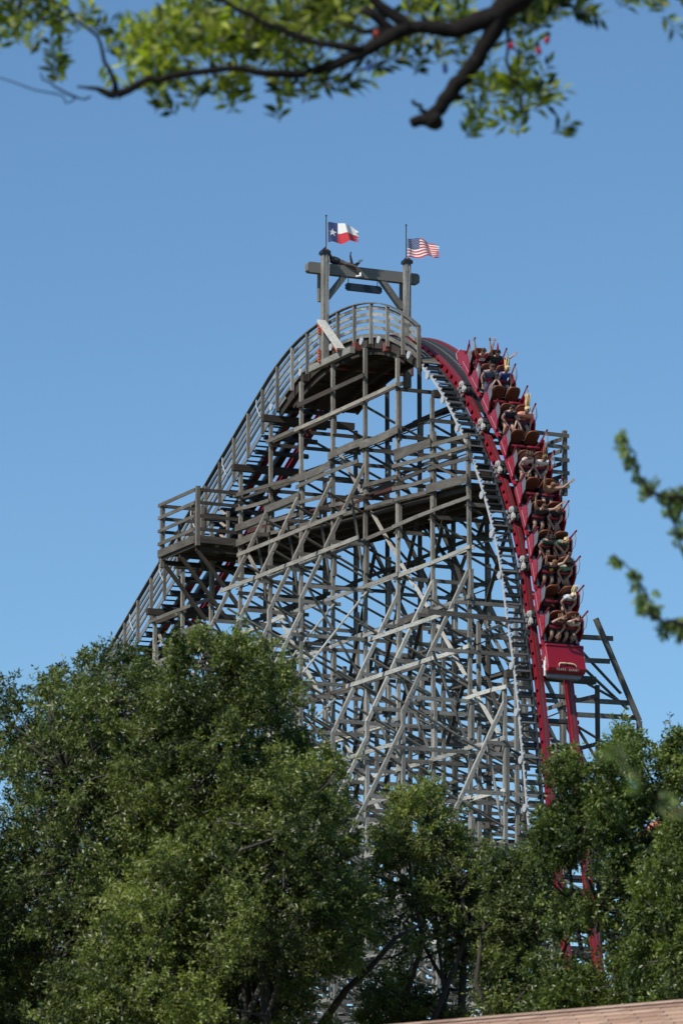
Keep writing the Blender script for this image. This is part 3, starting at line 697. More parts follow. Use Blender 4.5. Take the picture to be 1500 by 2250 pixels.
# ================================================================ TRAIN
def car_local(mb): return mb
def half(mb, sd, x0):
    """red side panel of one row; x0 = its rear edge"""
    y = .80*sd
    mb.prism([(x0, .70), (x0+.80, .70), (x0+.76, .86), (x0+.56, 1.10), (x0+.12, 1.24), (x0-.02, 1.16)], 'y', y-.03, y+.03)
def make_car():
    c = empty('coaster_car', (0, 0, 0))
    MB().box((0, 0, .52), (2.1, 1.3, .16)).build('chassis', BLACK, c)
    b = MB()
    for x in (-.3, ):
        pass
    for sd in (-1, 1):
        one('side_sill', CARRED, c, lambda b: b.prism([(-1.04, .60), (1.0, .60), (1.07, .66), (1.07, .74), (-1.04, .76)], 'y', sd*.735-.05, sd*.735+.05))
        [one('sill_tread', STEEL, c, lambda b: b.box((x+.34, sd*.66, .765), (.34, .10, .015))) for x in (-.47, .42)]
        for x0 in (-1.03, .03):
            p = one('side_panel', CARRED, c, lambda b: half(b, sd, x0))
            one('white_stripe', LIGHTGREY, p, lambda b: b.beam((x0+.02, sd*.832, .86), (x0+.74, sd*.832, .86), .006, .014, (0, 0, 1)))
            one('panel_crease', DARKRED, p, lambda b: b.beam((x0+.34, sd*.831, .72), (x0+.34, sd*.831, 1.16), .012, .006, (0, 1, 0)))
            one('grab_bar', DARKRED, c, lambda b: b.tube([(x0+.04, sd*.78, 1.12), (x0-.0, sd*.80, 1.38), (x0-.05, sd*.82, 1.64)], .036, 8))
            pn = one('side_shield', PANE, c, lambda b: b.prism([(x0+.06, 1.16), (x0-.03, 1.56), (x0+.24, 1.56), (x0+.48, 1.40), (x0+.54, 1.10)], 'y', sd*.79-.008, sd*.79+.008))
            one('shield_edge', DSTEEL, pn, lambda b: b.tube([(x0-.03, sd*.79, 1.56), (x0+.24, sd*.79, 1.56), (x0+.48, sd*.79, 1.40), (x0+.54, sd*.79, 1.10)], .010, 5))
            one('inner_panel', DARKRED, c, lambda b: b.prism([(x0+.02, .66), (x0+.70, .66), (x0+.48, 1.0), (x0+.12, 1.08)], 'y', sd*.74-.02, sd*.74+.02))
    for x0 in (-1.03, .03):
        one('row_floor', BLACK, c, lambda b: b.box((x0+.5, 0, .64), (1.0, 1.36, .06)))
        one('bulkhead', BLACK, c, lambda b: b.beam((x0-.0, 0, .66), (x0+.02, 0, 1.0), 1.36, .05, (1, 0, 0)))
        for y in (-.33, .33):
            st = MB()
            prof = [(-.22, 0), (.22, 0), (.255, .25), (.245, .45), (.19, .56), (.09, .60), (-.09, .60), (-.19, .56), (-.245, .45), (-.255, .25)]
            lay = []
            for (dx, sc) in ((-.06, .9), (-.035, 1), (.02, 1), (.045, .88)):
                lay.append([(x0+.10+dx-.18*pz_, y+py_*sc, .90+(pz_-.3)*sc+.3) for (py_, pz_) in prof])
            n = len(prof)
            for L_ in lay: st.v += L_
            for i in range(3):
                for k in range(n):
                    k2 = (k+1) % n
                    st.face((i*n+k, i*n+k2, (i+1)*n+k2, (i+1)*n+k), [(0, 0)]*4, .5)
            st.face(tuple(range(n)), [(0, 0)]*n, .5); st.face(tuple(range(3*n, 4*n)), [(0, 0)]*n, .5)
            sb = st.build('seat_back', SEAT, c, smooth=False)
            one('seat_rim', RIM, sb, lambda b: b.tube([Vector(((lay[2][k][0]+lay[1][k][0])/2, y+(lay[1][k][1]-y)*1.0, lay[1][k][2])) for k in (1, 2, 3, 4, 5, 6, 7, 8, 9, 0)], .032, 6), smooth=True)
            one('seat_cushion', SEAT, c, lambda b: b.prism([(x0+.10, .66), (x0+.52, .70), (x0+.54, .86), (x0+.12, .84)], 'y', y-.24, y+.24))
            lb = one('lap_bar', DARKRED, c, lambda b: b.tube([(x0+.42, y-.25, 1.06), (x0+.46, y-.12, 1.1), (x0+.46, y+.12, 1.1), (x0+.42, y+.25, 1.06)], .065, 8))
            one('lap_bar_arm', DSTEEL, lb, lambda b: b.tube([(x0+.46, y, 1.05), (x0+.62, y, .9), (x0+.66, y, .66)], .03, 6))
    for sd in (-1, 1):
        bg_ = one('bogie', BOGIE, c, lambda b: b.prism([(-.60, .12), (-.56, .26), (-.42, .28), (-.3, .22), (-.18, .28), (-.04, .26), (0, .12), (-.1, .02), (-.3, .08), (-.5, .02)], 'y', sd*.80-.025, sd*.80+.025))
        for x, z, r_ in ((-.47, .15, .15), (-.12, .15, .15)):
            wl = one('wheel', DSTEEL, bg_, lambda b: b.disc((x, sd*.62, z), (0, 1, 0), r_, .1, 18))
            one('hub', BOGIE, bg_, lambda b: (b.disc((x, sd*.845, z), (0, 1, 0), .11, .05, 14), b.disc((x, sd*.88, z), (0, 1, 0), .05, .05, 10)))
        one('upstop_wheel', STEEL, bg_, lambda b: (b.disc((-.3, sd*.84, -.06), (0, 1, 0), .09, .06, 14), b.disc((-.52, sd*.84, -.10), (0, 1, 0), .07, .06, 12), b.disc((-.08, sd*.84, -.10), (0, 1, 0), .07, .06, 12)))
        one('side_wheel', DSTEEL, bg_, lambda b: b.disc((.16, sd*.82, -.14), (0, 0, 1), .11, .07, 14))
    one('axle', DSTEEL, c, lambda b: b.tube([(-.3, -.8, .25), (-.3, .8, .25)], .05, 8))
    one('coupling', DSTEEL, c, lambda b: b.tube([(1.0, 0, .5), (1.42, 0, .5)], .05, 8))
    return c
def copy_tree(o, parent=None):
    c = o.copy(); COL.objects.link(c); c.parent = parent
    for ch in [x for x in CH.get(o.name, [])]: copy_tree(ch, c)
    return c
CAR_S = [112.66, 115.05, 117.42, 119.66, 121.84, 124.08]
CAR_S = [s+0.0 for s in CAR_S]
proto = make_car()
CH = {}
for o in list(COL.objects):
    if o.parent: CH.setdefault(o.parent.name, []).append(o)
cars = [proto]+[copy_tree(proto) for _ in range(5)]
CARLAB = ['rearmost red coaster car, with tail fins, nearest the crest of the hill', 'second red car from the tail, rear of it two empty brown seats',
          'third red car from the tail, its front row holding two people in pale shirts', 'fourth red car from the tail, bare chested rider in its rear row',
          'fifth red car from the tail, riders in green tops in its rear row', 'leading red car with big blank hood and pale horns emblem']
CARLAB[1] = 'second red car from the tail, coral shirt rider in its front row'
CARLAB[2] = 'third red car from the tail, pale shirt riders in its front row'
for c, s, lb in zip(cars, CAR_S, CARLAB):
    X, Z = tpos(s); c.location = (X, 0, Z); c.rotation_euler = (0, tang(s), 0)
    tag(c, lb, 'coaster car', 'cars of the red coaster train')
# tail fairing
tail = cars[0]
for sd in (-1, 1):
    one('tail_fairing', CARRED, tail, lambda b: b.prism([(-1.05, .60), (-1.05, 1.05), (-1.32, 1.12), (-1.60, 1.02), (-1.74, .72), (-1.5, .60)], 'y', sd*.77-.04, sd*.77+.04))
    one('tail_fin', CARRED, tail, lambda b: b.prism([(-1.05, 1.04), (-1.3, 1.1), (-1.52, 1.55), (-1.30, 1.42)], 'y', sd*.62-.02, sd*.62+.02))
    one('tail_trim', WHITE, tail, lambda b: b.tube([(-1.5, sd*.8, .60), (-1.74, sd*.8, .72), (-1.60, sd*.8, 1.03)], .015, 6))
one('tail_plate', CARRED, tail, lambda b: b.beam((-1.35, 0, .62), (-1.42, 0, 1.05), 1.46, .04, (1, 0, 0)))
# nose
nose = cars[5]
hx0, hx1 = 1.10, 2.16
mb = MB()
prof = [(hx0, .90), (hx0+.02, 1.0), (hx0+.08, 1.0), (hx0+.10, .955), (hx1-.10, .93), (hx1, .86), (hx1+.03, .70), (hx1+.02, .56), (hx0, .56)]
secs = []
for y, ins in ((-.80, .03), (-.775, 0), (.775, 0), (.80, .03)):
    secs.append([(x-(ins if x > 1.6 else -ins), y, z-(ins if z > .8 else -ins)) for x, z in prof])
for S_ in secs: mb.v += S_
n = len(prof)
for i in range(3):
    for k in range(n): mb.face((i*n+k, i*n+(k+1) % n, (i+1)*n+(k+1) % n, (i+1)*n+k), [(0, 0)]*4, .5)
mb.face(tuple(range(n)), [(0, 0)]*n, .5); mb.face(tuple(range(3*n, 4*n)), [(0, 0)]*n, .5)
mb.build('hood', CARRED, nose)
one('bumper', STEEL, nose, lambda b: b.prism([(2.19, -.72), (2.19, .72), (2.30, .68), (2.34, .5), (2.34, -.5), (2.30, -.70)], 'z', .50, .64))
one('chrome_corner', WHITE, nose, lambda b: b.tube([(1.72, -.83, .75), (2.1, -.83, .70), (2.26, -.80, .60)], [.02, .05, .05], 8))
one('side_vent', WHITE, nose, lambda b: [b.beam((1.58, -.812, .86), (1.86, -.812, .82), .012, .02), b.beam((1.62, -.812, .80), (1.92, -.812, .76), .012, .02)])
HORN = mat('ivory_horn', (.72, .60, .38), .4)
def hood_z(x): return .955+(x-1.2)*(-.025/.86)
hb = one('horn_emblem', HORN, nose, lambda b: (b.tube([(2.03, -.36, .965), (1.93, -.35, .985), (1.89, -.29, .985), (1.885, -.1, .99), (1.885, 0, .985)], [.006, .022, .03, .03, .022], 8),
    b.tube([(2.03, .38, .965), (1.95, .34, .985), (1.90, .25, .985), (1.885, .1, .99), (1.885, 0, .985)], [.006, .02, .03, .03, .022], 8)))
one('emblem_centre', BLACK, hb, lambda b: b.prism([(1.87, -.06), (1.87, .06), (1.96, .03), (1.96, -.03)], 'z', .94, .955))
fc = bpy.data.curves.new('lettering', 'FONT'); fc.body = 'TEXAS  GIANT'; fc.size = .12; fc.align_x = 'CENTER'; fc.align_y = 'CENTER'; fc.extrude = .004; fc.space_character = 1.25
fo = bpy.data.objects.new('lettering', fc); COL.objects.link(fo); fo.parent = nose
fc.materials.append(mat('silver_lettering', (.7, .68, .62), .3))
fo2 = bpy.data.objects.new('lettering', bpy.data.meshes.new_from_object(fo)); bpy.data.objects.remove(fo); fo = fo2; COL.objects.link(fo); fo.name = 'lettering'; fo.parent = nose
mz = Matrix(((0, -1, 0), (1, 0, 0), (0, 0, 1)))   # text x -> car +y, text y -> car -x
fo.matrix_local = Matrix.Translation((2.115, .01, .905)) @ (Matrix.Rotation(R(32), 4, 'Y') @ mz.to_4x4())

# ================================================================ PEOPLE
SKINS = [mat('skin_tone', (.37, .205, .145), .55), mat('skin_tone', (.42, .25, .185), .55), mat('skin_tone', (.28, .15, .095), .55)]
_cm = {}
def cmat(c, nm='cloth'):
    if c not in _cm: _cm[c] = mat(nm, c, .85, var=.15, scale=6)
    return _cm[c]
def skin_mesh(verts, edges, radii, roots=(0,), sub=1):
    me = bpy.data.meshes.new('tmp'); bm = bmesh.new()
    lay = bm.verts.layers.skin.verify(); vs = []
    for i, (v, r_) in enumerate(zip(verts, radii)):
        q = bm.verts.new(v); q[lay].radius = (r_*1.15, r_*1.15) if not isinstance(r_, tuple) else r_
        q[lay].use_root = i in roots; vs.append(q)
    for a, b in edges: bm.edges.new((vs[a], vs[b]))
    bm.to_mesh(me); bm.free()
    o = bpy.data.objects.new('tmp', me); COL.objects.link(o)
    m = o.modifiers.new('s', 'SKIN'); m.use_smooth_shade = True; m.branch_smoothing = .3
    if sub: s_ = o.modifiers.new('u', 'SUBSURF'); s_.levels = sub; s_.render_levels = sub
    dg = bpy.context.evaluated_depsgraph_get(); dg.update()
    nm = bpy.data.meshes.new_from_object(o.evaluated_get(dg))
    bpy.data.objects.remove(o); bpy.data.meshes.remove(me)
    nm.polygons.foreach_set('use_smooth', [True]*len(nm.polygons))
    return nm
ARM = {  # elbow, wrist, fingertip direction (for the side sd=+1), relative to hip origin
    'lap': ((.14, .27, .32), (.34, .10, .20), (.6, -.5, -.3)),
    'side': ((.10, .30, .30), (.30, .26, .12), (.8, 0, -.5)),
    'knee': ((.2, .28, .34), (.42, .17, .22), (.8, -.2, -.5)),
    'up': ((.02, .33, .74), (-.12, .40, .98), (-.4, .1, .9)),
    'upin': ((.02, .28, .76), (-.14, .20, 1.0), (-.4, -.2, .9)),
    'out': ((.02, .44, .62), (-.12, .66, .78), (-.3, .7, .6)),
    'outlow': ((.10, .42, .50), (.06, .60, .68), (0, .5, .8)),
    'head': ((.16, .36, .66), (.06, .14, .80), (0, -.6, .3)),
    'across': ((.22, .42, .46), (.40, .62, .40), (.6, .6, 0)),
}
def hand_chain(V_, E_, Rr, wi, w, d, sd):
    d = Vector(d).normalized(); w = Vector(w)
    side = d.cross(Vector((0, 0, 1)));
    side = side.normalized() if side.length > .1 else Vector((0, 1, 0))
    nrm = side.cross(d).normalized()
    pm = w+d*.075; pi = len(V_); V_.append(tuple(pm)); Rr.append((.035, .022)); E_.append((wi, pi))
    for k, L in enumerate((.075, .09, .085, .065)):
        o = (k-1.5)*.021
        i = len(V_)
        V_ += [tuple(w+d*.06+side*o*.7), tuple(pm+d*.035+side*o*1.15), tuple(pm+d*(.035+L*.55)+side*o*1.5+nrm*.006), tuple(pm+d*(.035+L)+side*o*1.8-nrm*.012)]
        Rr += [.009, .0095, .0085, .007]; E_ += [(i, i+1), (i+1, i+2), (i+2, i+3)]; ROOTS.append(i)
    i = len(V_); V_ += [tuple(w+d*.03+side*.02*sd), tuple(w+d*.06+side*.055*sd), tuple(w+d*.09+side*.07*sd)]
    Rr += [.012, .011, .009]; E_ += [(i, i+1), (i+1, i+2)]; ROOTS.append(i)
ROOTS = []
def person(spec):
    (ci, row, sd, armL, armR, skin, shirt, short, hair, hcol, legs, lean, bulk, label) = spec
    # armL = the arm on the -y side, armR on the +y side
    global ROOTS
    root = empty('person', (0, 0, 0), label, 'person', 'riders in the coaster train')
    Vv = [(0, 0, .10), (-.01, 0, .24), (lean*.5, 0, .38), (lean*.9, 0, .50), (lean*1.05, 0, .575), (lean*1.15+.012, 0, .645), (lean*1.2+.02, 0, .70), (lean*1.2+.015, 0, .765)]
    Rr = [.125*bulk, .115*bulk, .125*bulk, .115*bulk, .05, .062, .09, .07]
    E_ = [(i, i+1) for i in range(7)]; ROOTS = [0]
    arms = {}
    for s_, pose in ((-1, armL), (1, armR)):
        sh = (lean*.95, s_*.175*bulk, .50)
        el, wr, fd = ARM[pose]
        el = (el[0]+lean*.6, el[1]*s_, el[2]); wr = (wr[0]+lean*.6, wr[1]*s_, wr[2])
        i = len(Vv)
        mid = tuple((a+b)/2 for a, b in zip(sh, el)); mid2 = tuple((a+b)/2 for a, b in zip(el, wr))
        Vv += [sh, mid, el, mid2, wr]; Rr += [.062*bulk, .05*bulk, .04, .038, .026]
        E_ += [(3, i), (i, i+1), (i+1, i+2), (i+2, i+3), (i+3, i+4)]
        hand_chain(Vv, E_, Rr, i+4, wr, (fd[0], fd[1]*s_, fd[2]), s_)
        arms[s_] = (sh, mid, el)
        hp_ = (.03, s_*.10, .08); kn = (.43, s_*.15, .13); an = (.50, s_*.14, -.20)
        i = len(Vv); Vv += [hp_, (.23, s_*.13, .12), kn, (.48, s_*.145, -.04), an, (.62, s_*.16, -.235)]
        Rr += [.085, .078, .058, .052, .036, .035]
        E_ += [(0, i), (i, i+1), (i+1, i+2), (i+2, i+3), (i+3, i+4), (i+4, i+5)]
    body = skin_mesh(Vv, E_, Rr, ROOTS, 1)
    body.name = 'body'; body.materials.append(SKINS[skin]); link('body', body, root)
    hc = Vector((lean*1.2+.018, 0, .715))
    # nose, eyes, mouth and ears as one face part
    one('nose', SKINS[skin], root, lambda f: f.tube([hc+V(.075, 0, .02), hc+V(.105, 0, -.012), hc+V(.085, 0, -.022)], [.008, .016, .012], 6), smooth=True)
    one('mouth', cmat((.35, .10, .09)), root, lambda f: f.tube([hc+V(.078, -.025, -.052), hc+V(.086, 0, -.055), hc+V(.078, .025, -.052)], .007, 5), smooth=True)
    for s_ in (-1, 1):
        one('ear', SKINS[skin], root, lambda f: f.tube([hc+V(-.005, s_*.082, .015), hc+V(-.008, s_*.098, -.01), hc+V(0, s_*.082, -.035)], [.012, .02, .01], 6), smooth=True)
        if hair != 'sunglasses': one('eye', BLACK, root, lambda f: f.tube([hc+V(.082, s_*.032, .018), hc+V(.09, s_*.032, .018)], .011, 6))
    if hair in ('sunglasses', 'glasses'):
        f = MB(); f.tube([hc+V(.03, -.09, .02), hc+V(.085, -.055, .02), hc+V(.098, 0, .022), hc+V(.085, .055, .02), hc+V(.03, .09, .02)], [.006, .022, .012, .022, .006], 6)
        f.build('sunglasses', BLACK, root, smooth=True)
    # hair: shell of tapered locks
    H = MB(); rr = random.Random(len(label))
    HC = cmat(hcol, 'hair')
    for k in range(70 if hair != 'short' else 60):
        th = rr.uniform(.55, 2*math.pi-.55) if hair != 'fringe' else rr.uniform(0, 2*math.pi)
        ph = rr.uniform(.1, 1.25)
        if hair == 'short' and ph < .1: continue
        dr = Vector((math.cos(th)*math.cos(ph), math.sin(th)*math.cos(ph), math.sin(ph)))
        a = hc+V(-.012, 0, .012)+Vector((dr.x*.082, dr.y*.078, dr.z*.088))
        L = {'short': .03, 'fringe': .05}.get(hair, .06)
        b = a+dr*L*.4+Vector((-.4, 0, .25))*L
        H.tube([a-dr*.02, a+dr*.012, b], [.026, .026, .010], 5)
    if hair in ('ponytail', 'updo'):
        n_l = 26; ln = .42 if hair == 'ponytail' else .26
        for k in range(n_l):
            y0 = rr.uniform(-.05, .05); z0 = rr.uniform(.0, .07)
            a = hc+V(-.05, y0, z0); m1 = a+V(-ln*.45, y0*.4+rr.uniform(-.03, .03), ln*.4); e_ = m1+V(-ln*.45, rr.uniform(-.08, .08), ln*.45+rr.uniform(-.05, .05))
            H.tube([a, m1, e_], [.022, .02, .004], 5)
    if hair in ('long', 'sunglasses'):
        for k in range(34):
            an_ = rr.uniform(.9, 2*math.pi-.9); a = hc+V(math.cos(an_)*.085, math.sin(an_)*.08, rr.uniform(-.03, .05))
            e_ = a+V(-.10+rr.uniform(-.08, .05), math.sin(an_)*.07+rr.uniform(-.04, .04), rr.uniform(-.12, .12))
            H.tube([a, (a+e_)/2+V(0, math.sin(an_)*.03, 0), e_], [.022, .02, .005], 5)
    H.build('hair', HC, root, smooth=True)
    # shirt
    if shirt:
        v = [(0, 0, .13), (-.01, 0, .24), (lean*.5, 0, .38), (lean*.9, 0, .50), (lean*1.0, 0, .545)]
        r_ = [.145*bulk, .13*bulk, .143*bulk, .130*bulk, .07]
        e = [(0, 1), (1, 2), (2, 3), (3, 4)]
        for s_ in (-1, 1):
            sh, mid, el = arms[s_]
            i = len(v); v += [sh, tuple(Vector(sh).lerp(Vector(mid), .55 if shirt[3:] else .9))]
            r_ += [.078*bulk, .066*bulk]; e += [(3, i)] + ([(i, i+1)])
        sm = skin_mesh(v, e, r_, (0,), 1); sm.name = 'shirt'; sm.materials.append(cmat(tuple(shirt[:3]))); so_ = link('shirt', sm, root)
        if 'white lettering' in label:
            q = MB()
            for r0, c0 in ((0, .07), (1, .10), (2, .085)):
                for k in range(5): q.beam((lean*.9+.128*bulk, -c0+k*c0/2-.01, .47-r0*.042), (lean*.9+.128*bulk, -c0+k*c0/2+.025, .47-r0*.042), .02, .026, (0, 0, 1))
            q.build('print', WHITE, so_)
        if 'yellow' in label:
            q = MB(); q.disc((lean*.9+.13*bulk, 0, .42), (1, 0, .1), .07, .03, 14); q.build('print', cmat((.55, .38, .05)), so_)
    # shorts or trousers
    v = [(0, 0, .11)]; r_ = [.14*bulk]; e = []
    for s_ in (-1, 1):
        i = len(v); v += [(.04, s_*.10, .09), (.22, s_*.13, .12), (.34 if legs == 'shorts' else .43, s_*.145, .125)]; r_ += [.098, .092, .08]
        e += [(0, i), (i, i+1), (i+1, i+2)]
        if legs == 'jeans':
            v += [(.49, s_*.15, -.05), (.51, s_*.145, -.18)]; r_ += [.066, .055]; e += [(i+2, i+3), (i+3, i+4)]
    sm = skin_mesh(v, e, r_, (0,), 1); sm.name = legs; sm.materials.append(cmat(short)); link('shorts' if legs == 'shorts' else 'trousers', sm, root)
    sh_ = MB()
    for s_ in (-1, 1): sh_.tube([(.47, s_*.145, -.225), (.56, s_*.15, -.245), (.68, s_*.165, -.25), (.72, s_*.168, -.25)], [.045, .05, .045, .025], 8)
    sh_.build('shoes', cmat((.05, .05, .055)) if random.random() < .5 else cmat((.45, .45, .46)), root, smooth=True)
    x0 = (-1.03, .03)[row]
    s = CAR_S[ci]; X, Z = tl(s, x0+.27, .31*sd, .83)[0], tl(s, x0+.27, 0, .83)[2]
    root.location = (X, .31*sd, Z); root.rotation_euler = (0, tang(s), 0); root.scale = (1.1, 1.1, 1.1)
    return root
W_ = (.72, .72, .74); NV = (.02, .025, .05); DK = (.03, .035, .045); BL = (.45, .38, .30)
BLOND = (.62, .45, .22); BRN = (.09, .05, .03); DRK = (.03, .02, .018); LBR = (.2, .11, .055)
PEOPLE = [
 (0, 0, -1, 'up', 'upin', 1, (.42, .02, .03), (.05, .05, .08), 'short', BRN, 'shorts', .03, 1.0, 'rider in red shirt with white lettering, both arms raised, topmost row'),
 (0, 0, 1, 'upin', 'outlow', 1, (.03, .035, .045), (.04, .04, .06), 'short', DRK, 'shorts', .03, 1.08, 'dark haired rider in charcoal shirt with hands up, topmost row'),
 (0, 1, -1, 'side', 'lap', 1, (.07, .11, .19), (.04, .07, .12), 'short', BRN, 'jeans', .04, 1.08, 'rider in slate blue shirt and jeans looking down, second row'),
 (0, 1, 1, 'knee', 'side', 1, (.02, .07, .32, 1), (.05, .05, .08), 'updo', BLOND, 'shorts', .08, .9, 'blond rider in bright blue top with hair flying up, second row'),
 (1, 1, -1, 'lap', 'knee', 1, NV, (.05, .05, .07), 'short', DRK, 'shorts', .08, 1.0, 'dark haired rider in navy shirt beside the rider in coral'),
 (1, 1, 1, 'knee', 'side', 1, (.75, .30, .20), (.04, .05, .09), 'ponytail', BLOND, 'shorts', .10, 1.22, 'large rider in coral shirt with blond ponytail flying upward'),
 (2, 1, -1, 'lap', 'lap', 1, (.66, .52, .56), (.05, .05, .08), 'long', BRN, 'shorts', .05, .86, 'small rider in pale pink printed shirt with hands in lap'),
 (2, 1, 1, 'lap', 'lap', 1, W_, (.04, .05, .08), 'updo', LBR, 'shorts', .08, 1.0, 'rider in white shirt with brown hair flying, right of the pink shirt'),
 (3, 0, 1, 'up', 'out', 0, None, (.05, .06, .09), 'short', LBR, 'shorts', .05, 1.15, 'bare chested rider with both arms thrown wide beside an empty seat'),
 (3, 1, -1, 'up', 'out', 1, (.045, .045, .05), (.03, .03, .04), 'short', BRN, 'shorts', .05, 1.02, 'rider in dark grey shirt with arms spread, below the bare chested rider'),
 (3, 1, 1, 'lap', 'lap', 1, (.02, .022, .04), (.05, .05, .07), 'glasses', LBR, 'shorts', .10, .95, 'rider in black printed shirt leaning forward, right of the spread arms'),
 (4, 0, -1, 'lap', 'across', 1, (.02, .10, .10, 1), (.04, .05, .07), 'long', DRK, 'shorts', .08, 1.0, 'dark haired rider in dark teal top with an arm across the neighbour'),
 (4, 0, 1, 'lap', 'lap', 1, (.03, .12, .10, 1), (.04, .05, .07), 'fringe', BLOND, 'shorts', .10, .98, 'short haired blond rider in green top leaning forward'),
 (4, 1, -1, 'up', 'up', 1, (.015, .02, .045), (.04, .05, .07), 'short', LBR, 'shorts', .03, 1.1, 'rider in navy shirt with yellow emblem and both arms up'),
 (4, 1, 1, 'lap', 'lap', 1, (.16, .38, .36, 1), (.04, .05, .07), 'sunglasses', DRK, 'shorts', .04, .92, 'rider in light teal tank top and dark sunglasses'),
 (5, 0, 1, 'lap', 'lap', 1, (.50, .57, .64), (.06, .07, .10), 'updo', (.75, .6, .4), 'shorts', .10, .95, 'blond rider in pale blue shirt beside an empty seat near the front'),
 (5, 1, -1, 'head', 'lap', 1, (.13, .03, .06), (.04, .05, .07), 'long', LBR, 'shorts', .08, .92, 'front row rider in maroon patterned top with hand on head'),
 (5, 1, 1, 'head', 'lap', 1, (.62, .58, .62), (.04, .05, .07), 'long', BRN, 'shorts', .08, .95, 'front row rider in white shirt with brown hair and hand at face'),
]
for sp in PEOPLE: person(sp)

# sprawled figure on the gateway crossbeam
cow = empty('cowboy_figure', (0, 0, 0), 'cowboy dummy with pale boots sprawled on top of the gateway crossbeam', 'mannequin')
bx = -.29
Vv = [(bx, -.95, 49.62), (bx, -1.12, 49.68), (bx, -1.28, 49.70), (bx, -1.42, 49.72), (bx, -1.50, 49.78), (bx, -1.56, 49.84)]
Rr = [.13, .12, .14, .13, .06, .10]; E_ = [(i, i+1) for i in range(5)]; ROOTS = [0]
i = len(Vv); Vv += [(bx+.12, -1.35, 49.68), (bx+.2, -1.5, 49.86), (bx+.05, -1.68, 49.98)]; Rr += [.06, .045, .035]; E_ += [(3, i), (i, i+1), (i+1, i+2)]; hand_chain(Vv, E_, Rr, i+2, Vv[i+2], (-.2, -.9, .2), 1)
i = len(Vv); Vv += [(bx-.08, -.62, 49.62), (bx, -.42, 49.66), (bx, -.50, 49.95)]; Rr += [.06, .05, .04]; E_ += [(0, i), (i, i+1), (i+1, i+2)]; hand_chain(Vv, E_, Rr, i+2, Vv[i+2], (0, .1, .95), -1)
i = len(Vv); Vv += [(bx+.02, -.70, 49.6), (bx, -.28, 49.58), (bx, -.12, 49.72)]; Rr += [.09, .07, .06]; E_ += [(0, i), (i, i+1), (i+1, i+2)]
i = len(Vv); Vv += [(bx+.16, -.72, 49.56), (bx+.22, -.35, 49.46), (bx+.22, -.18, 49.2)]; Rr += [.08, .07, .06]; E_ += [(0, i), (i, i+1), (i+1, i+2)]
bm_ = skin_mesh(Vv, E_, Rr, ROOTS, 1); bm_.name = 'body'; bm_.materials.append(cmat((.10, .075, .065))); link('body', bm_, cow)
one('shirt', cmat((.03, .035, .05)), cow, lambda b: b.tube([(bx, -.98, 49.63), (bx, -1.1, 49.69), (bx, -1.28, 49.71), (bx, -1.44, 49.73)], [.13, .15, .165, .12], 10), smooth=True)
one('hat', cmat((.32, .24, .16)), cow, lambda b: (b.disc((bx+.05, -1.66, 49.72), (.3, -.6, .4), .19, .02, 16), b.disc((bx+.05, -1.69, 49.76), (.3, -.6, .4), .1, .12, 12)))
for p_ in (((bx, -.12, 49.70), (bx, -.08, 49.80), (bx, .05, 49.84)), ((bx+.22, -.19, 49.24), (bx+.23, -.14, 49.10), (bx+.25, -.36, 49.06))):
    one('boot', WHITE, cow, lambda b: b.tube(p_, [.065, .06, .04], 8), smooth=True)
one('arm', cmat((.30, .17, .12)), cow, lambda b: b.tube([(bx, -.42, 49.66), (bx, -.47, 49.80), (bx, -.50, 49.95)], [.055, .05, .045], 8), smooth=True)
# ================================================================ VEGETATION
def leafmat(name, c1, c2, rough=.38, trans=.25):
    m = bpy.data.materials.new(name); m.use_nodes = True
    n = m.node_tree.nodes; l = m.node_tree.links; b = n['Principled BSDF']
    a = n.new('ShaderNodeAttribute'); a.attribute_name = 'tone'
    rp = n.new('ShaderNodeValToRGB'); e = rp.color_ramp.elements
    e[0].color = (*c1, 1); e[1].color = (*c2, 1)
    l.new(a.outputs['Fac'], rp.inputs[0]); l.new(rp.outputs[0], b.inputs['Base Color'])
    b.inputs['Roughness'].default_value = rough; b.inputs['Specular IOR Level'].default_value = .42
    tr = n.new('ShaderNodeBsdfTranslucent'); mx = n.new('ShaderNodeMixShader'); mx.inputs[0].default_value = trans
    mu = n.new('ShaderNodeMix'); mu.data_type = 'RGBA'; mu.blend_type = 'MULTIPLY'; mu.inputs['Factor'].default_value = 1
    mu.inputs['B'].default_value = (1.4, 1.7, .6, 1)
    l.new(rp.outputs[0], mu.inputs['A']); l.new(mu.outputs['Result'], tr.inputs[0])
    l.new(b.outputs[0], mx.inputs[1]); l.new(tr.outputs[0], mx.inputs[2]); l.new(mx.outputs[0], n['Material Output'].inputs[0])
    return m
BARK = mat('grey_brown_bark', (.045, .038, .031), .9, bump=.6, scale=14, var=.4)
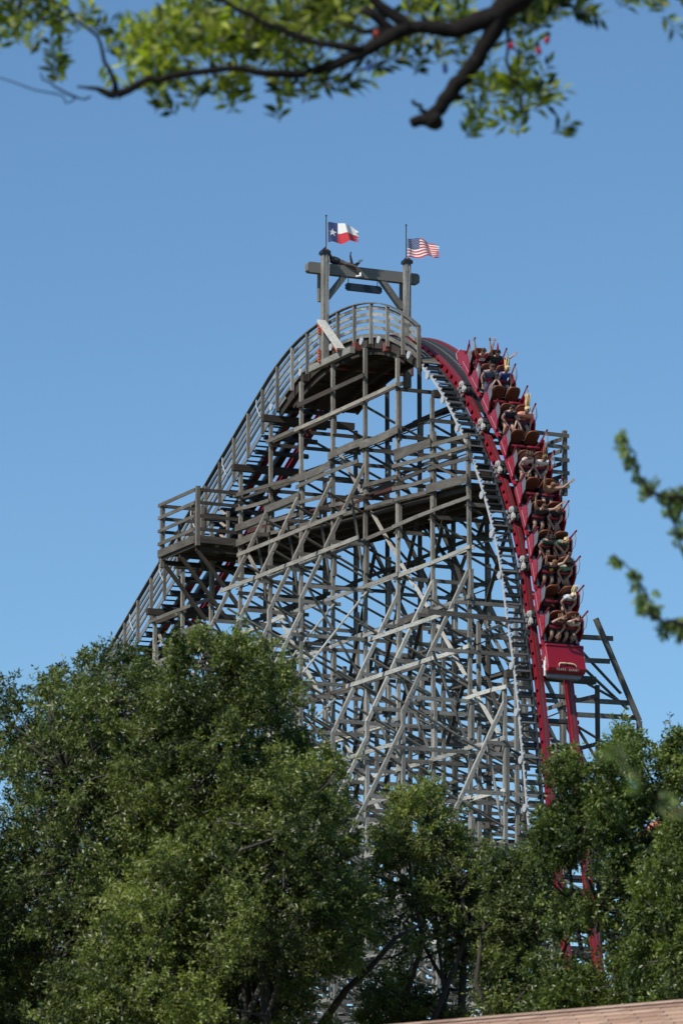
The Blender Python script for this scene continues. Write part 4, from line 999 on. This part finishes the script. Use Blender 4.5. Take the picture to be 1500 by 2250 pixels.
def leaves_mesh(name, C, D, L, Wd, tone, m, parent):
    """C base points, D leaf directions, random roll; one rhombic leaf of two folded triangles each"""
    n = len(C); up = RNG.normal(size=(n, 3))+np.array([0, 0, .8])
    S_ = np.cross(D, up); S_ /= np.linalg.norm(S_, axis=1)[:, None]+1e-9
    N_ = np.cross(S_, D)
    L = L[:, None]; Wd = Wd[:, None]
    v0 = C; v2 = C+D*L-N_*L*.10; md = C+D*L*.48
    v1 = md+S_*Wd/2+N_*L*.05; v3 = md-S_*Wd/2+N_*L*.05
    vv = np.stack([v0, v1, v2, v3], 1).reshape(-1, 3)
    me = bpy.data.meshes.new(name)
    me.vertices.add(4*n); me.vertices.foreach_set('co', vv.ravel().astype(np.float32))
    b = np.arange(n)*4
    tri = np.stack([b, b+1, b+2, b, b+2, b+3], 1).reshape(-1)
    me.loops.add(6*n); me.loops.foreach_set('vertex_index', tri.astype(np.int32))
    me.polygons.add(2*n); me.polygons.foreach_set('loop_start', np.arange(2*n, dtype=np.int32)*3)
    me.polygons.foreach_set('loop_total', np.full(2*n, 3, dtype=np.int32))
    me.update(calc_edges=True)
    a = me.attributes.new('tone', 'FLOAT', 'FACE'); a.data.foreach_set('value', np.repeat(tone, 2).astype(np.float32))
    me.materials.append(m)
    return link(name, me, parent)
def shoots(centres, rad, nshoot, nleaf, llen, upb=.55, out=1.0, ctone=None):
    """leafy shoots radiating from cluster centres -> leaf base points, directions, tones"""
    n = len(centres)
    d = RNG.normal(size=(n, nshoot, 3)); d[..., 2] += upb; d /= np.linalg.norm(d, axis=2)[..., None]
    o = RNG.normal(size=(n, nshoot, 3))*.30*rad[:, None, None]
    base = centres[:, None]+o
    ln = rad[:, None]*RNG.uniform(.35, 1.0, size=(n, nshoot))*np.where(RNG.uniform(size=(n, nshoot)) < .08, RNG.uniform(1.4, 2.3, size=(n, nshoot)), 1)
    t = (np.arange(nleaf)+RNG.uniform(0, 1, size=(n, nshoot, nleaf)))/nleaf
    sx = RNG.normal(size=(n, nshoot, 3)); sx = np.cross(d, sx); sx /= np.linalg.norm(sx, axis=2)[..., None]
    sy = np.cross(d, sx)
    P = base[:, :, None]+d[:, :, None]*(ln[..., None]*t)[..., None]
    P[..., 2] += -.12*(ln[..., None]*t**2)*rad[:, None, None]
    an = RNG.uniform(0, 6.28, size=(n, nshoot, 1))+np.arange(nleaf)*2.4
    D = d[:, :, None]*.75+sx[:, :, None]*np.cos(an)[..., None]+sy[:, :, None]*np.sin(an)[..., None]
    D += RNG.normal(size=D.shape)*.25
    D /= np.linalg.norm(D, axis=3)[..., None]
    ct = (RNG.uniform(.1, .6, size=n) if ctone is None else ctone)[:, None, None]
    tone = np.clip(ct+RNG.normal(size=t.shape)*.14+.18*t, 0, 1)
    return P.reshape(-1, 3), D.reshape(-1, 3), tone.reshape(-1), base.reshape(-1, 3), (base+d*ln[..., None]).reshape(-1, 3)
def inpoly(x, y, poly):
    c = np.zeros(x.shape, bool); n = len(poly)
    for i in range(n):
        x1, y1 = poly[i]; x2, y2 = poly[(i+1) % n]
        cond = ((y1 > y) != (y2 > y)); xx = (x2-x1)*(y-y1)/((y2-y1) if y2 != y1 else 1e-9)+x1
        c ^= cond & (x < xx)
    return c
def edged(x, y, poly):
    best = np.full(x.shape, 1e9); n = len(poly)
    for i in range(n):
        a = np.array(poly[i], float); b = np.array(poly[(i+1) % n], float); ab = b-a
        t = np.clip(((x-a[0])*ab[0]+(y-a[1])*ab[1])/(ab@ab), 0, 1)
        best = np.minimum(best, np.hypot(x-a[0]-t*ab[0], y-a[1]-t*ab[1]))
    return best
def crown_tree(name, label, poly, dist, ncl, m, base_px, rng_r=(.18, .40), thick=1.7, nsh=15, nlf=12, leaf=.066, holes=(), grp=None, limbs=14, shade=.35):
    root = empty(name, (0, 0, 0), label, 'tree', grp)
    xs = [p[0] for p in poly]; ys = [p[1] for p in poly]; k = FPX/dist
    X, Y = [], []
    while len(X) < ncl:
        x = RNG.uniform(min(xs), max(xs), 4000); y = RNG.uniform(min(ys), max(ys), 4000)
        ok = inpoly(x, y, poly); x, y = x[ok], y[ok]
        e = edged(x, y, poly)
        rag = np.sin(x*.061+dist)*np.sin(y*.073+2*dist)+.6*np.sin(x*.14+y*.09); keep = e > 12+RNG.uniform(0, 14, size=e.shape)+16*np.clip(rag, -.6, 1)
        keep &= (rag+.8*np.sin(x*.033-y*.027+dist)) > -1.75+.0*e
        for (hx, hy, hr, pr) in holes: keep &= ~((np.hypot((x-hx), (y-hy)) < hr) & (RNG.uniform(size=x.shape) < pr))
        X += list(x[keep]); Y += list(y[keep])
    X = np.array(X[:ncl]); Y = np.array(Y[:ncl]); e = edged(X, Y, poly)
    half_ = thick*np.sqrt(np.clip(e/260, .05, 1))
    dd = dist+RNG.uniform(-1, 1, ncl)*half_
    Cc = np.array([at(a, b, c_) for a, b, c_ in zip(X, Y, dd)])
    rad = RNG.uniform(*rng_r, size=ncl)*np.clip(.55+e/120, .55, 1)
    # patches of the crown differ in colour
    ct = np.clip(shade+.22*np.sin(Cc[:, 0]*1.9+1)*np.sin(Cc[:, 2]*1.7)+.12*np.sin(Cc[:, 1]*3.1)+RNG.normal(size=ncl)*.22, .0, 1)
    P, D, tone, sb, se = shoots(Cc, rad, nsh, nlf, leaf, ctone=ct)
    n = len(P)
    leaves_mesh('crown', P, D, RNG.uniform(.75, 1.25, n)*leaf, RNG.uniform(.36, .52, n)*leaf, tone, m, root)
    # trunk, limbs and twigs
    b0 = at(base_px, 2300, dist); b0[2] = 0
    top = Cc[np.argsort(Y)[:max(3, ncl//10)]].mean(0)
    tk = MB(); fork = b0*.45+top*.55; fork[2] = min(fork[2], 5.2)
    mid = (b0+fork)/2+np.array([.15, .1, 0])
    tk.tube([b0, mid, fork], [.26, .21, .17], 9)
    tr = tk.build('trunk', BARK, root, smooth=True)
    lb = MB(); pts = []
    for q in range(limbs):
        tgt = Cc[RNG.integers(ncl)]*.85+Cc.mean(0)*.15
        a = fork+np.array([0, 0, RNG.uniform(-1.2, .4)])
        c1 = a*.6+tgt*.4+RNG.normal(size=3)*.25+np.array([0, 0, -.15]); c2 = a*.3+tgt*.7+RNG.normal(size=3)*.2+np.array([0, 0, .2])
        r0 = RNG.uniform(.035, .085)
        seq = [a]
        for (u, v, s_) in ((a, c1, 2), (c1, c2, 2), (c2, tgt, 2)):
            for i in range(1, s_+1): seq.append(u+(v-u)*i/s_+RNG.normal(size=3)*.05)
        lb.tube(seq, list(np.linspace(r0, .015, len(seq))), 6)
        for s_ in seq[1:]: pts.append(s_)
    pts = np.array(pts)
    for i in range(0, ncl, 2):
        d_ = np.linalg.norm(pts-Cc[i], axis=1); j = int(np.argmin(d_+RNG.uniform(0, .3, len(d_))))
        if d_[j] < 3:
            m_ = (pts[j]+Cc[i])/2+RNG.normal(size=3)*.12
            lb.tube([pts[j], m_, Cc[i]], [.022, .014, .006], 4)
    lb.build('limbs', BARK, tr, smooth=True)
    tw = MB(); idx = RNG.integers(0, len(sb), min(len(sb), ncl*3))
    for i in idx: tw.tube([sb[i], se[i]], [.006, .002], 3, cap=False)
    tw.build('twigs', BARK, root)['kind'] = 'stuff'
    return root
DARKLEAF = leafmat('dark_oak_leaf', (.020, .036, .012), (.205, .24, .075), .38, .3)
MIDLEAF = leafmat('mid_oak_leaf', (.022, .038, .012), (.245, .275, .075), .38, .34)
RIGHTLEAF = leafmat('glossy_oak_leaf', (.018, .036, .010), (.205, .25, .058), .36, .3)
SC_ = 1.0
GT = 'leafy trees in front of the coaster'
crown_tree('oak_tree', 'dark dense tree filling the left edge of the view', [(-330, 1750), (-150, 1600), (-60, 1540), (8, 1465), (60, 1520), (95, 1480), (128, 1415), (168, 1470), (200, 1415), (262, 1405), (340, 1440), (430, 1500), (520, 1750), (520, 2420), (-330, 2420), (-330, 2000)],
           61.5, 1250, DARKLEAF, 60, holes=((-5, 1740, 55, .97), (-5, 1640, 34, .95)), grp=GT, limbs=16, thick=2.6, shade=.34)
crown_tree('oak_tree', 'lighter olive green treetop rising in front of the lattice, left of centre', [(250, 1640), (330, 1500), (385, 1410), (430, 1375), (470, 1400), (525, 1360), (570, 1400), (615, 1395), (655, 1470), (668, 1580), (700, 1640), (690, 1800), (600, 1900), (330, 1900), (230, 1760)],
           60, 300, MIDLEAF, 470, holes=((600, 1600, 40, .6), (400, 1700, 45, .75), (450, 1640, 50, .5), (480, 1740, 40, .5)), grp=GT, limbs=14, thick=2.2, shade=.36)
BROAD = crown_tree('oak_tree', 'broad tree across the lower left and centre, nearest the camera', [(180, 2020), (300, 1880), (480, 1780), (620, 1660), (700, 1635), (765, 1690), (795, 1780), (780, 1880), (825, 1960), (825, 2060), (760, 2150), (700, 2420), (60, 2420), (100, 2150)],
           58.5, 680, MIDLEAF, 420, grp=GT, limbs=18, thick=2.4, shade=.34)
OPEN = crown_tree('oak_tree', 'thin open tree at centre with the lattice showing through', [(800, 1870), (850, 1770), (868, 1700), (945, 1685), (1000, 1740), (1040, 1840), (1130, 1880), (1170, 1950), (1180, 2120), (1090, 2300), (780, 2320), (740, 2100), (790, 1980)],
           62, 245, MIDLEAF, 900, holes=((880, 2080, 90, .65), (800, 2120, 80, .6), (1010, 2140, 80, .65), (850, 1960, 60, .7), (980, 1900, 45, .5), (1070, 2200, 70, .7), (940, 2200, 60, .5)), grp=GT, limbs=9, thick=1.5, shade=.36)
crown_tree('oak_tree', 'dark tree between the open tree and the right hand tree', [(1060, 1930), (1130, 1855), (1190, 1840), (1240, 1870), (1290, 1980), (1300, 2240), (1060, 2300), (1050, 2100)],
           59, 190, DARKLEAF, 1170, holes=((1180, 2120, 60, .8), (1235, 1940, 52, 1), (1290, 1950, 50, 1), (1250, 2090, 58, .97), (1305, 2080, 58, .97), (1110, 2060, 40, .6)), grp=GT, limbs=10, thick=1.2, shade=.25)
crown_tree('oak_tree', 'glossy green tree at right in front of the foot of the drop', [(1165, 1830), (1200, 1760), (1170, 1695), (1215, 1655), (1262, 1660), (1305, 1700), (1325, 1625), (1362, 1575), (1405, 1600), (1430, 1650), (1500, 1600), (1620, 1640), (1620, 1720), (1500, 1740), (1440, 1830), (1620, 1880), (1620, 2260), (1140, 2290), (1180, 1980)],
           56, 520, RIGHTLEAF, 1390, rng_r=(.18, .36), holes=((1410, 1740, 30, .9), (1450, 1700, 32, .8), (1300, 1720, 25, .8), (1440, 1815, 34, .97), (1232, 1935, 46, .97), (1292, 1945, 46, .97), (1252, 2090, 48, .93), (1306, 2070, 50, .95), (1370, 2060, 30, .5), (1330, 2150, 40, .6)), grp=GT, limbs=14, thick=1.8, leaf=.064, shade=.28)
crown_tree('oak_tree', 'bright green tree in the lower right corner', [(1400, 1900), (1440, 1850), (1480, 1790), (1560, 1760), (1680, 1800), (1680, 2300), (1360, 2300), (1380, 2080)],
           53.5, 280, RIGHTLEAF, 1560, rng_r=(.18, .34), grp=GT, limbs=8, thick=1.5, leaf=.064, shade=.42)

def big_limb(tree, pts, rr_):
    tr = [c for c in tree.children if c.name.startswith('trunk')][0]
    mb = MB(); mb.tube([at(*p) for p in pts], rr_, 8); mb.build('limb', BARK, tr, smooth=True)
big_limb(OPEN, [(700, 2260, 60.8), (760, 2175, 60.4), (810, 2130, 60.2), (870, 2060, 60.2), (925, 2030, 60.4)], [.055, .045, .038, .03, .015])
0 and big_limb(BROAD, [(440, 2260, 56.4), (470, 2120, 56.2), (520, 2060, 56.1), (560, 2020, 56.2)], [.06, .045, .03, .015])
# ---------------------------------------------------------------- near, out of focus branches
def px_tube(mb, pts, r, n=7):
    P_ = [at(*p) for p in pts]
    # subdivide with slight wander
    Q, RR = [], []
    for i in range(len(P_)-1):
        for k in range(3):
            t = k/3; Q.append(P_[i]*(1-t)+P_[i+1]*t+(RNG.normal(size=3)*.006 if k else 0)); RR.append(r[i]*(1-t)+r[i+1]*t)
    Q.append(P_[-1]); RR.append(r[-1]); mb.tube(Q, RR, n)
    return Q
NEARBARK = mat('dark_near_bark', (.016, .014, .013), 1, bump=.9, scale=30, var=.5)
NEARBARK.node_tree.nodes['Principled BSDF'].inputs['Specular IOR Level'].default_value = .1
NEARLEAF = leafmat('near_leaf', (.014, .030, .006), (.42, .46, .05), .45, .45)
NEARDARK = leafmat('near_grey_leaf', (.07, .11, .04), (.42, .50, .14), .5, .4)
def near_branch(name, label, cat, limbs_, sprays, m, llen, spread, dens=1, back=.12, fat=1):
    root = empty(name, (0, 0, 0), label, cat)
    mb = MB()
    for pts, r in limbs_: px_tube(mb, pts, r)
    mb.build('limb', NEARBARK, root, smooth=True)
    C, D, T_ = [], [], []; tw = MB()
    for (x, y, d, rp, n, ang, tn) in sprays:     # spray: pixel centre, distance, pixel radius, number of leaflet stems
        for _ in range(max(1, int(n*dens))):
            a = at(x+RNG.normal()*rp*.55, y+RNG.normal()*rp*.4, d+abs(RNG.normal())*back)
            th = R(ang+RNG.normal()*38); dr = RT*math.cos(th)-UP*math.sin(-th)*1.0+FW*RNG.normal()*.35
            dr = dr/np.linalg.norm(dr); L = RNG.uniform(.5, 1.1)*spread
            tw.tube([a, a+dr*L*.5+np.array([0, 0, .004]), a+dr*L-np.array([0, 0, .01])], [.0028, .002, .001], 4, cap=False)
            nl = 9; base = tn+RNG.normal()*.15
            sd = np.cross(dr, FW); sd /= np.linalg.norm(sd)
            for k in range(nl):
                t = (k+.5)/nl; s_ = 1 if k % 2 else -1
                q = dr*.75+sd*s_*(.9 if k < nl-1 else 0)+RNG.normal(size=3)*.22
                C.append(a+dr*L*t); D.append(q/np.linalg.norm(q)); T_.append(base-.08+RNG.normal()*.26)
    tw.build('twigs', BARK, root)['kind'] = 'stuff'
    n = len(C)
    leaves_mesh('leaves', np.array(C), np.array(D), RNG.uniform(.7, 1.2, n)*llen, RNG.uniform(.32, .42, n)*llen*fat, np.clip(np.array(T_), 0, 1), m, root)
    return root
d = 17.5
near_branch('overhanging_branch', 'dark leafy branch hanging blurred across the top of the view', 'tree branch', [
    ([(1260, -140, d), (1150, -20, d), (1090, 35, d), (1000, 68, d), (900, 60, d), (830, 10, d), (780, -60, d)], [.08, .056, .042, .030, .024, .020, .018]),
    ([(900, 60, d), (830, 95, d), (760, 130, d), (690, 158, d+.1), (600, 162, d), (500, 150, d), (400, 162, d), (330, 172, d), (256, 208, d)], [.030, .026, .021, .017, .015, .013, .013, .013, .016]),
    ([(256, 208, d), (215, 195, d), (170, 190, d)], [.018, .009, .004]),
    ([(1110, 10, d), (1070, 90, d), (1030, 150, d), (990, 205, d), (945, 255, d), (905, 270, d)], [.045, .031, .030, .030, .026, .02]),
    ([(945, 262, d), (922, 240, d), (905, 220, d)], [.016, .009, .007]),
    ([(950, 268, d), (958, 258, d-.1)], [.03, .022]),
    ([(256, 200, d), (240, 150, d), (215, 80, d), (150, 18, d), (60, -20, d)], [.012, .008, .006, .005, .004]),
    ([(800, 110, d), (700, 95, d), (610, 60, d), (520, 20, d), (440, -30, d)], [.016, .013, .011, .009, .008]),
    ([(800, 20, d), (860, 60, d), (800, 70, d), (740, 45, d)], [.02, .018, .01, .004]),
    ([(170, 215, d), (120, 190, d), (90, 160, d)], [.005, .004, .003]), ([(200, 212, d), (160, 222, d), (120, 205, d), (-20, 165, d)], [.004, .003, .003, .002]),
    ([(1115, 60, d), (1112, 130, d), (1130, 200, d), (1150, 260, d)], [.008, .005, .004, .002]),
    ([(840, 140, d), (760, 165, d), (690, 200, d)], [.006, .004, .003]),
], [
    (40, 20, d, 60, 22, 100, .35), (110, 60, d, 60, 20, 110, .4), (50, 105, d, 50, 12, 130, .3), (110, 140, d, 50, 14, 80, .4), (170, 60, d, 45, 10, 60, .3), (20, 60, d, 40, 8, 110, .3),
    (300, 90, d, 60, 34, -10, .75), (350, 60, d, 60, 30, 20, .75), (260, 110, d, 45, 16, 30, .75), (420, 90, d, 70, 40, 30, .6), (400, 30, d, 60, 22, 20, .5), (500, 70, d, 70, 40, 50, .6), (480, 130, d, 60, 22, 60, .5),
    (600, 60, d, 80, 44, 40, .5), (600, 120, d, 60, 26, 70, .55), (690, 60, d, 80, 40, 60, .5), (700, 20, d, 70, 30, 20, .4), (540, 15, d, 70, 26, 10, .45), (760, 70, d, 60, 22, 60, .35), (350, 140, d, 60, 18, 70, .6),
    (300, 190, d, 36, 9, 80, .6), (350, 205, d, 40, 10, 85, .4), (390, 235, d, 36, 9, 95, .15), (440, 205, d, 40, 10, 80, .2), (470, 195, d, 34, 7, 70, .2), (530, 195, d, 44, 12, 80, .5), (515, 240, d, 26, 6, 90, .5),
    (600, 190, d, 46, 14, 80, .3), (640, 215, d, 40, 10, 85, .35), (680, 225, d, 30, 7, 95, .3), (600, 265, d, 20, 3, 90, .2), (700, 180, d, 50, 12, 50, .35), (760, 195, d, 30, 6, 10, .4), (820, 160, d, 40, 8, 50, .35),
    (860, 120, d, 34, 8, 80, .2), (920, 110, d, 40, 12, 80, .3), (900, 20, d, 60, 22, 40, .45), (960, 15, d, 60, 22, 20, .5), (1000, 110, d, 34, 9, 60, .35), (930, 170, d, 34, 7, 80, .15), (980, 150, d, 26, 5, 80, .3),
    (1160, 40, d, 60, 20, 80, .15), (1210, 20, d, 60, 16, 40, .2), (1260, 10, d, 46, 10, 20, .25), (1180, 80, d, 40, 9, 85, .15), (1120, 80, d, 36, 8, 85, .3), (1390, 10, d, 50, 9, 30, .3), (1440, 5, d, 50, 9, 20, .3), (1370, 25, d, 26, 4, 80, .25), (1480, 5, d, 30, 5, 10, .3),
    (1110, 150, d, 40, 8, 80, .45), (1090, 205, d, 44, 12, 110, .5), (1040, 235, d, 36, 9, 120, .5), (1040, 290, d, 26, 8, 90, .45), (1130, 220, d, 44, 14, 70, .4), (1170, 180, d, 36, 6, 20, .45), (1175, 240, d, 36, 9, 60, .45), (1145, 270, d, 34, 9, 100, .35), (1205, 295, d, 16, 3, 90, .35), (1080, 180, d, 40, 9, 90, .5), (1140, 300, d, 16, 4, 90, .35),
], NEARLEAF, .064, .13, .42, .45)
near_branch('leafy_twig', 'upper blurred leafy twig reaching in from the right edge', 'tree branch', [
    ([(1560, 1090, d), (1500, 1100, d), (1460, 1095, d), (1418, 1078, d), (1400, 1030, d), (1380, 980, d), (1362, 945, d)], [.012, .010, .008, .006, .004, .003, .002]),
    ([(1465, 1098, d), (1480, 1150, d), (1505, 1230, d)], [.006, .005, .004]),
], [(1366, 955, d, 12, 9, 240, .7), (1380, 985, d, 14, 10, 240, .4), (1392, 1012, d, 14, 8, 240, .3), (1408, 1045, d, 12, 6, 240, .35), (1420, 1085, d, 14, 9, 60, .4), (1445, 1092, d, 18, 12, 20, .3), (1470, 1100, d, 22, 14, 30, .3), (1490, 1085, d, 26, 16, 280, .4), (1478, 1135, d, 18, 14, 80, .4), (1495, 1180, d, 16, 10, 80, .5), (1498, 1215, d, 16, 8, 80, .5), (1515, 1110, d, 40, 18, 0, .3)],
    NEARDARK, .026, .034, .7, .1, 1.4)
near_branch('leafy_twig', 'lower blurred leafy twig reaching in from the right edge', 'tree branch', [
    ([(1560, 1390, d), (1500, 1375, d), (1460, 1370, d), (1428, 1352, d), (1422, 1310, d), (1410, 1290, d), (1395, 1262, d), (1370, 1235, d), (1345, 1218, d)], [.010, .008, .007, .006, .005, .004, .003, .003, .002]),
], [(1352, 1222, d, 8, 4, 200, .3), (1368, 1232, d, 10, 6, 200, .35), (1390, 1258, d, 12, 8, 220, .4), (1405, 1280, d, 12, 7, 240, .4), (1417, 1305, d, 16, 10, 260, .85), (1420, 1335, d, 14, 9, 260, .4), (1436, 1362, d, 16, 9, 70, .4), (1460, 1372, d, 20, 12, 280, .3), (1485, 1375, d, 26, 16, 300, .3), (1510, 1380, d, 26, 14, 0, .3)],
    NEARDARK, .026, .034, .7, .1, 1.4)
d = 12.0
near_branch('leafy_twig', 'very blurred small twig tip in front of the right hand tree', 'tree branch', [
    ([(1600, 1840, d), (1480, 1790, d), (1400, 1700, d), (1350, 1640, d), (1330, 1600, d)], [.003, .002, .0015, .001, .001]),
], [(1362, 1640, d, 16, 5, 250, .6), (1400, 1700, d, 16, 3, 250, .5), (1460, 1770, d, 26, 5, 20, .5)], NEARDARK, .022, .05)
# string lights wound on the branch
d = 17.3
for (x, y, c, dx, dy, lab) in ((1122, 96, (.36, .01, .04), 6, 14, 'red string light bulb pointing down below the branch fork'), (1181, 106, (.36, .01, .04), 8, 16, 'red string light bulb, lower of the right hand pair'),
                           (1202, 84, (.36, .01, .03), -6, 14, 'red string light bulb furthest right among the leaves'), (827, 70, (.36, .04, .02), -4, 12, 'orange red string light bulb in the leaves above the limb'),
                           (808, 146, (.015, .05, .28), 4, 12, 'blue string light bulb hanging left of the fork'), (977, 152, (.01, .04, .22), 2, 10, 'dark blue string light bulb beside the hanging stub')):
    b_ = empty('string_light_bulb', (0, 0, 0), lab, 'light bulb', 'string light bulbs on the branch')
    a, e_ = at(x-dx*.2, y-8, d), at(x+dx*.5, y+dy, d)
    m_ = bpy.data.materials.get('bulb_'+str(c)) or mat('bulb_'+str(c), c, .15)
    MB().tube([a*.75+e_*.25, a*.5+e_*.5, a*.2+e_*.8, e_], [.008, .011, .008, .002], 10).build('bulb', m_, b_, smooth=True)
    MB().tube([a*1.25-e_*.25, a*.75+e_*.25], .009, 8).build('socket', BLACK, b_)

# ================================================================ SHINGLE ROOFED BUILDING (bottom right)
house = empty('shingle_roofed_building', (0, 0, 0), 'low building with tan asphalt shingle roof at the bottom right', 'building')
SH = bpy.data.materials.new('tan_asphalt_shingles'); SH.use_nodes = True
n = SH.node_tree.nodes; l = SH.node_tree.links; b = n['Principled BSDF']; b.inputs['Roughness'].default_value = .95
uv = n.new('ShaderNodeUVMap'); uv.uv_map = 'UVMap'
br = n.new('ShaderNodeTexBrick'); br.inputs['Scale'].default_value = 1; br.inputs['Brick Width'].default_value = .31; br.inputs['Row Height'].default_value = .145; br.inputs['Mortar Size'].default_value = .007
br.offset = .5; br.inputs['Color1'].default_value = (.42, .25, .17, 1); br.inputs['Color2'].default_value = (.66, .45, .32, 1); br.inputs['Mortar'].default_value = (.10, .06, .045, 1)
br.inputs['Bias'].default_value = 0
l.new(uv.outputs[0], br.inputs['Vector'])
nz = n.new('ShaderNodeTexNoise'); nz.inputs['Scale'].default_value = 60; l.new(uv.outputs[0], nz.inputs['Vector'])
mx = n.new('ShaderNodeMix'); mx.data_type = 'RGBA'; mx.blend_type = 'MULTIPLY'; mx.inputs['Factor'].default_value = .5
l.new(br.outputs['Color'], mx.inputs['A']); l.new(nz.outputs['Color'], mx.inputs['B']); l.new(mx.outputs['Result'], b.inputs['Base Color'])
A = at(700, 2268, 44.0); B = at(1700, 2178, 36.0)
A[2] = B[2] = (A[2]+B[2])/2
rz = A[2]
# keep the ridge level: solve the ridge end points on the horizontal plane through its height
def onz(px, py, z):
    dr = at(px, py, 1)-CAM; t = (z-CAM[2])/dr[2]; return CAM+dr*t
A = onz(870, 2250, rz); B = onz(1500, 2196, rz)
dirn = (B-A)/np.linalg.norm(B-A); A = A-dirn*3; B = B+dirn*6
acr = np.cross(dirn, [0, 0, 1]); acr /= np.linalg.norm(acr)
if acr@(CAM-A) < 0: acr = -acr
SL = 4.6; dn = acr*math.cos(R(19))+np.array([0, 0, -math.sin(R(19))]); dn2 = -acr*math.cos(R(19))+np.array([0, 0, -math.sin(R(19))])
LEN = float(np.linalg.norm(B-A))
rf = MB()
rows_ = 31
for side, dnn in ((0, dn), (1, dn2)):
    nrm = np.cross(dirn, dnn); nrm = nrm/np.linalg.norm(nrm); nrm = nrm if nrm[2] > 0 else -nrm
    for r_ in range(rows_):
        t0, t1 = r_*.148, (r_+1)*.148
        b0 = len(rf.v)
        rf.v += [tuple(A+dnn*t0+nrm*.002), tuple(B+dnn*t0+nrm*.002), tuple(B+dnn*t1+nrm*.014), tuple(A+dnn*t1+nrm*.014), tuple(A+dnn*t1), tuple(B+dnn*t1)]
        rf.face((b0, b0+1, b0+2, b0+3), [(0, -t0), (LEN, -t0), (LEN, -t1), (0, -t1)], .5)
        rf.face((b0+3, b0+2, b0+5, b0+4), [(0, -t1), (LEN, -t1), (LEN, -t1-.002), (0, -t1-.002)], .5)
rf.build('roof', SH, house)
wm = mat('beige_wall', (.42, .36, .28), .9, var=.1, scale=3)
wl_ = MB(); e1, e2 = dn*rows_*.148, dn2*rows_*.148
c_ = [A+e1*.93+dirn*.4, B+e1*.93-dirn*.4, B+e2*.93-dirn*.4, A+e2*.93+dirn*.4]
for k in range(4):
    p, q = c_[k].copy(), c_[(k+1) % 4].copy(); zt = min(p[2], q[2])-.06
    p[2] = q[2] = zt/2; wl_.beam(p, q, .15, zt, (0, 0, 1))
wl_.build('wall', wm, house)
def dab(name, label, cat, fn, m):
    b_ = MB(); fn(b_); o = b_.build(name, m); tag(o, label, cat); return o
# ================================================================ distant ride pieces behind the right hand tree
dt = empty('distant_ride_track', (0, 0, 0), 'terracotta coloured ride track seen through the right hand tree', 'ride track')
PINK = mat('terracotta_paint', (.48, .12, .075), .5, var=.2, scale=3)
D_ = 120
for o_ in (0, 34):
    MB().tube([at(1385+o_*.2, 1850+o_, D_), at(1425+o_*.2, 1822+o_, D_), at(1460+o_*.2, 1798+o_*.8, D_), at(1520, 1770+o_*.6, D_+1)], .1, 8).build('rail', PINK, dt, smooth=True)
for k in range(12):
    x = 1420+k*7; y = 1826-k*4.4
    MB().beam(at(x, y, D_), at(x-8, y+30, D_+.2), .10, .06, tuple(FW), .5).build('slat', PINK, dt)
for x in (1440, 1530): 
    p = at(x, 1830, D_+.5); MB().tube([p, (p[0], p[1], 0)], .16, 8).build('support_column', PINK, dt)
hr = empty('distant_guard_rail', (0, 0, 0), 'thin pinkish metal guard rails at the far right edge behind the tree', 'railing')
for o_ in (0, 9, 18): MB().tube([at(1465, 1752+o_, D_+5), at(1500, 1724+o_, D_+5), at(1580, 1680+o_, D_+5)], .035, 6).build('rail', LIGHTGREY, hr)
for x, y in ((1478, 1742), (1500, 1724), (1530, 1708)):
    p = at(x, y, D_+5); MB().tube([p, p-np.array([0, 0, .8])], .04, 6).build('post', LIGHTGREY, hr)
p = at(1530, 1715, D_+5); MB().tube([p, (p[0], p[1], 0)], .12, 8).build('column', LIGHTGREY, hr)
TEAL = mat('teal_paint', (.03, .30, .28), .5)
tl_ = empty('teal_ride_support', (0, 0, 0), 'teal painted steel ride supports glimpsed behind the trees at lower right', 'ride support')
for (x0, y0, x1) in ((1372, 2040, 1395), (1390, 2110, 1400), (1120, 2080, 1100)):
    a = at(x0, y0, 150); e_ = at(x1, 2300, 150); MB().tube([a, e_, (e_[0], e_[1], 0)], .22, 10).build('column', TEAL, tl_, smooth=True)
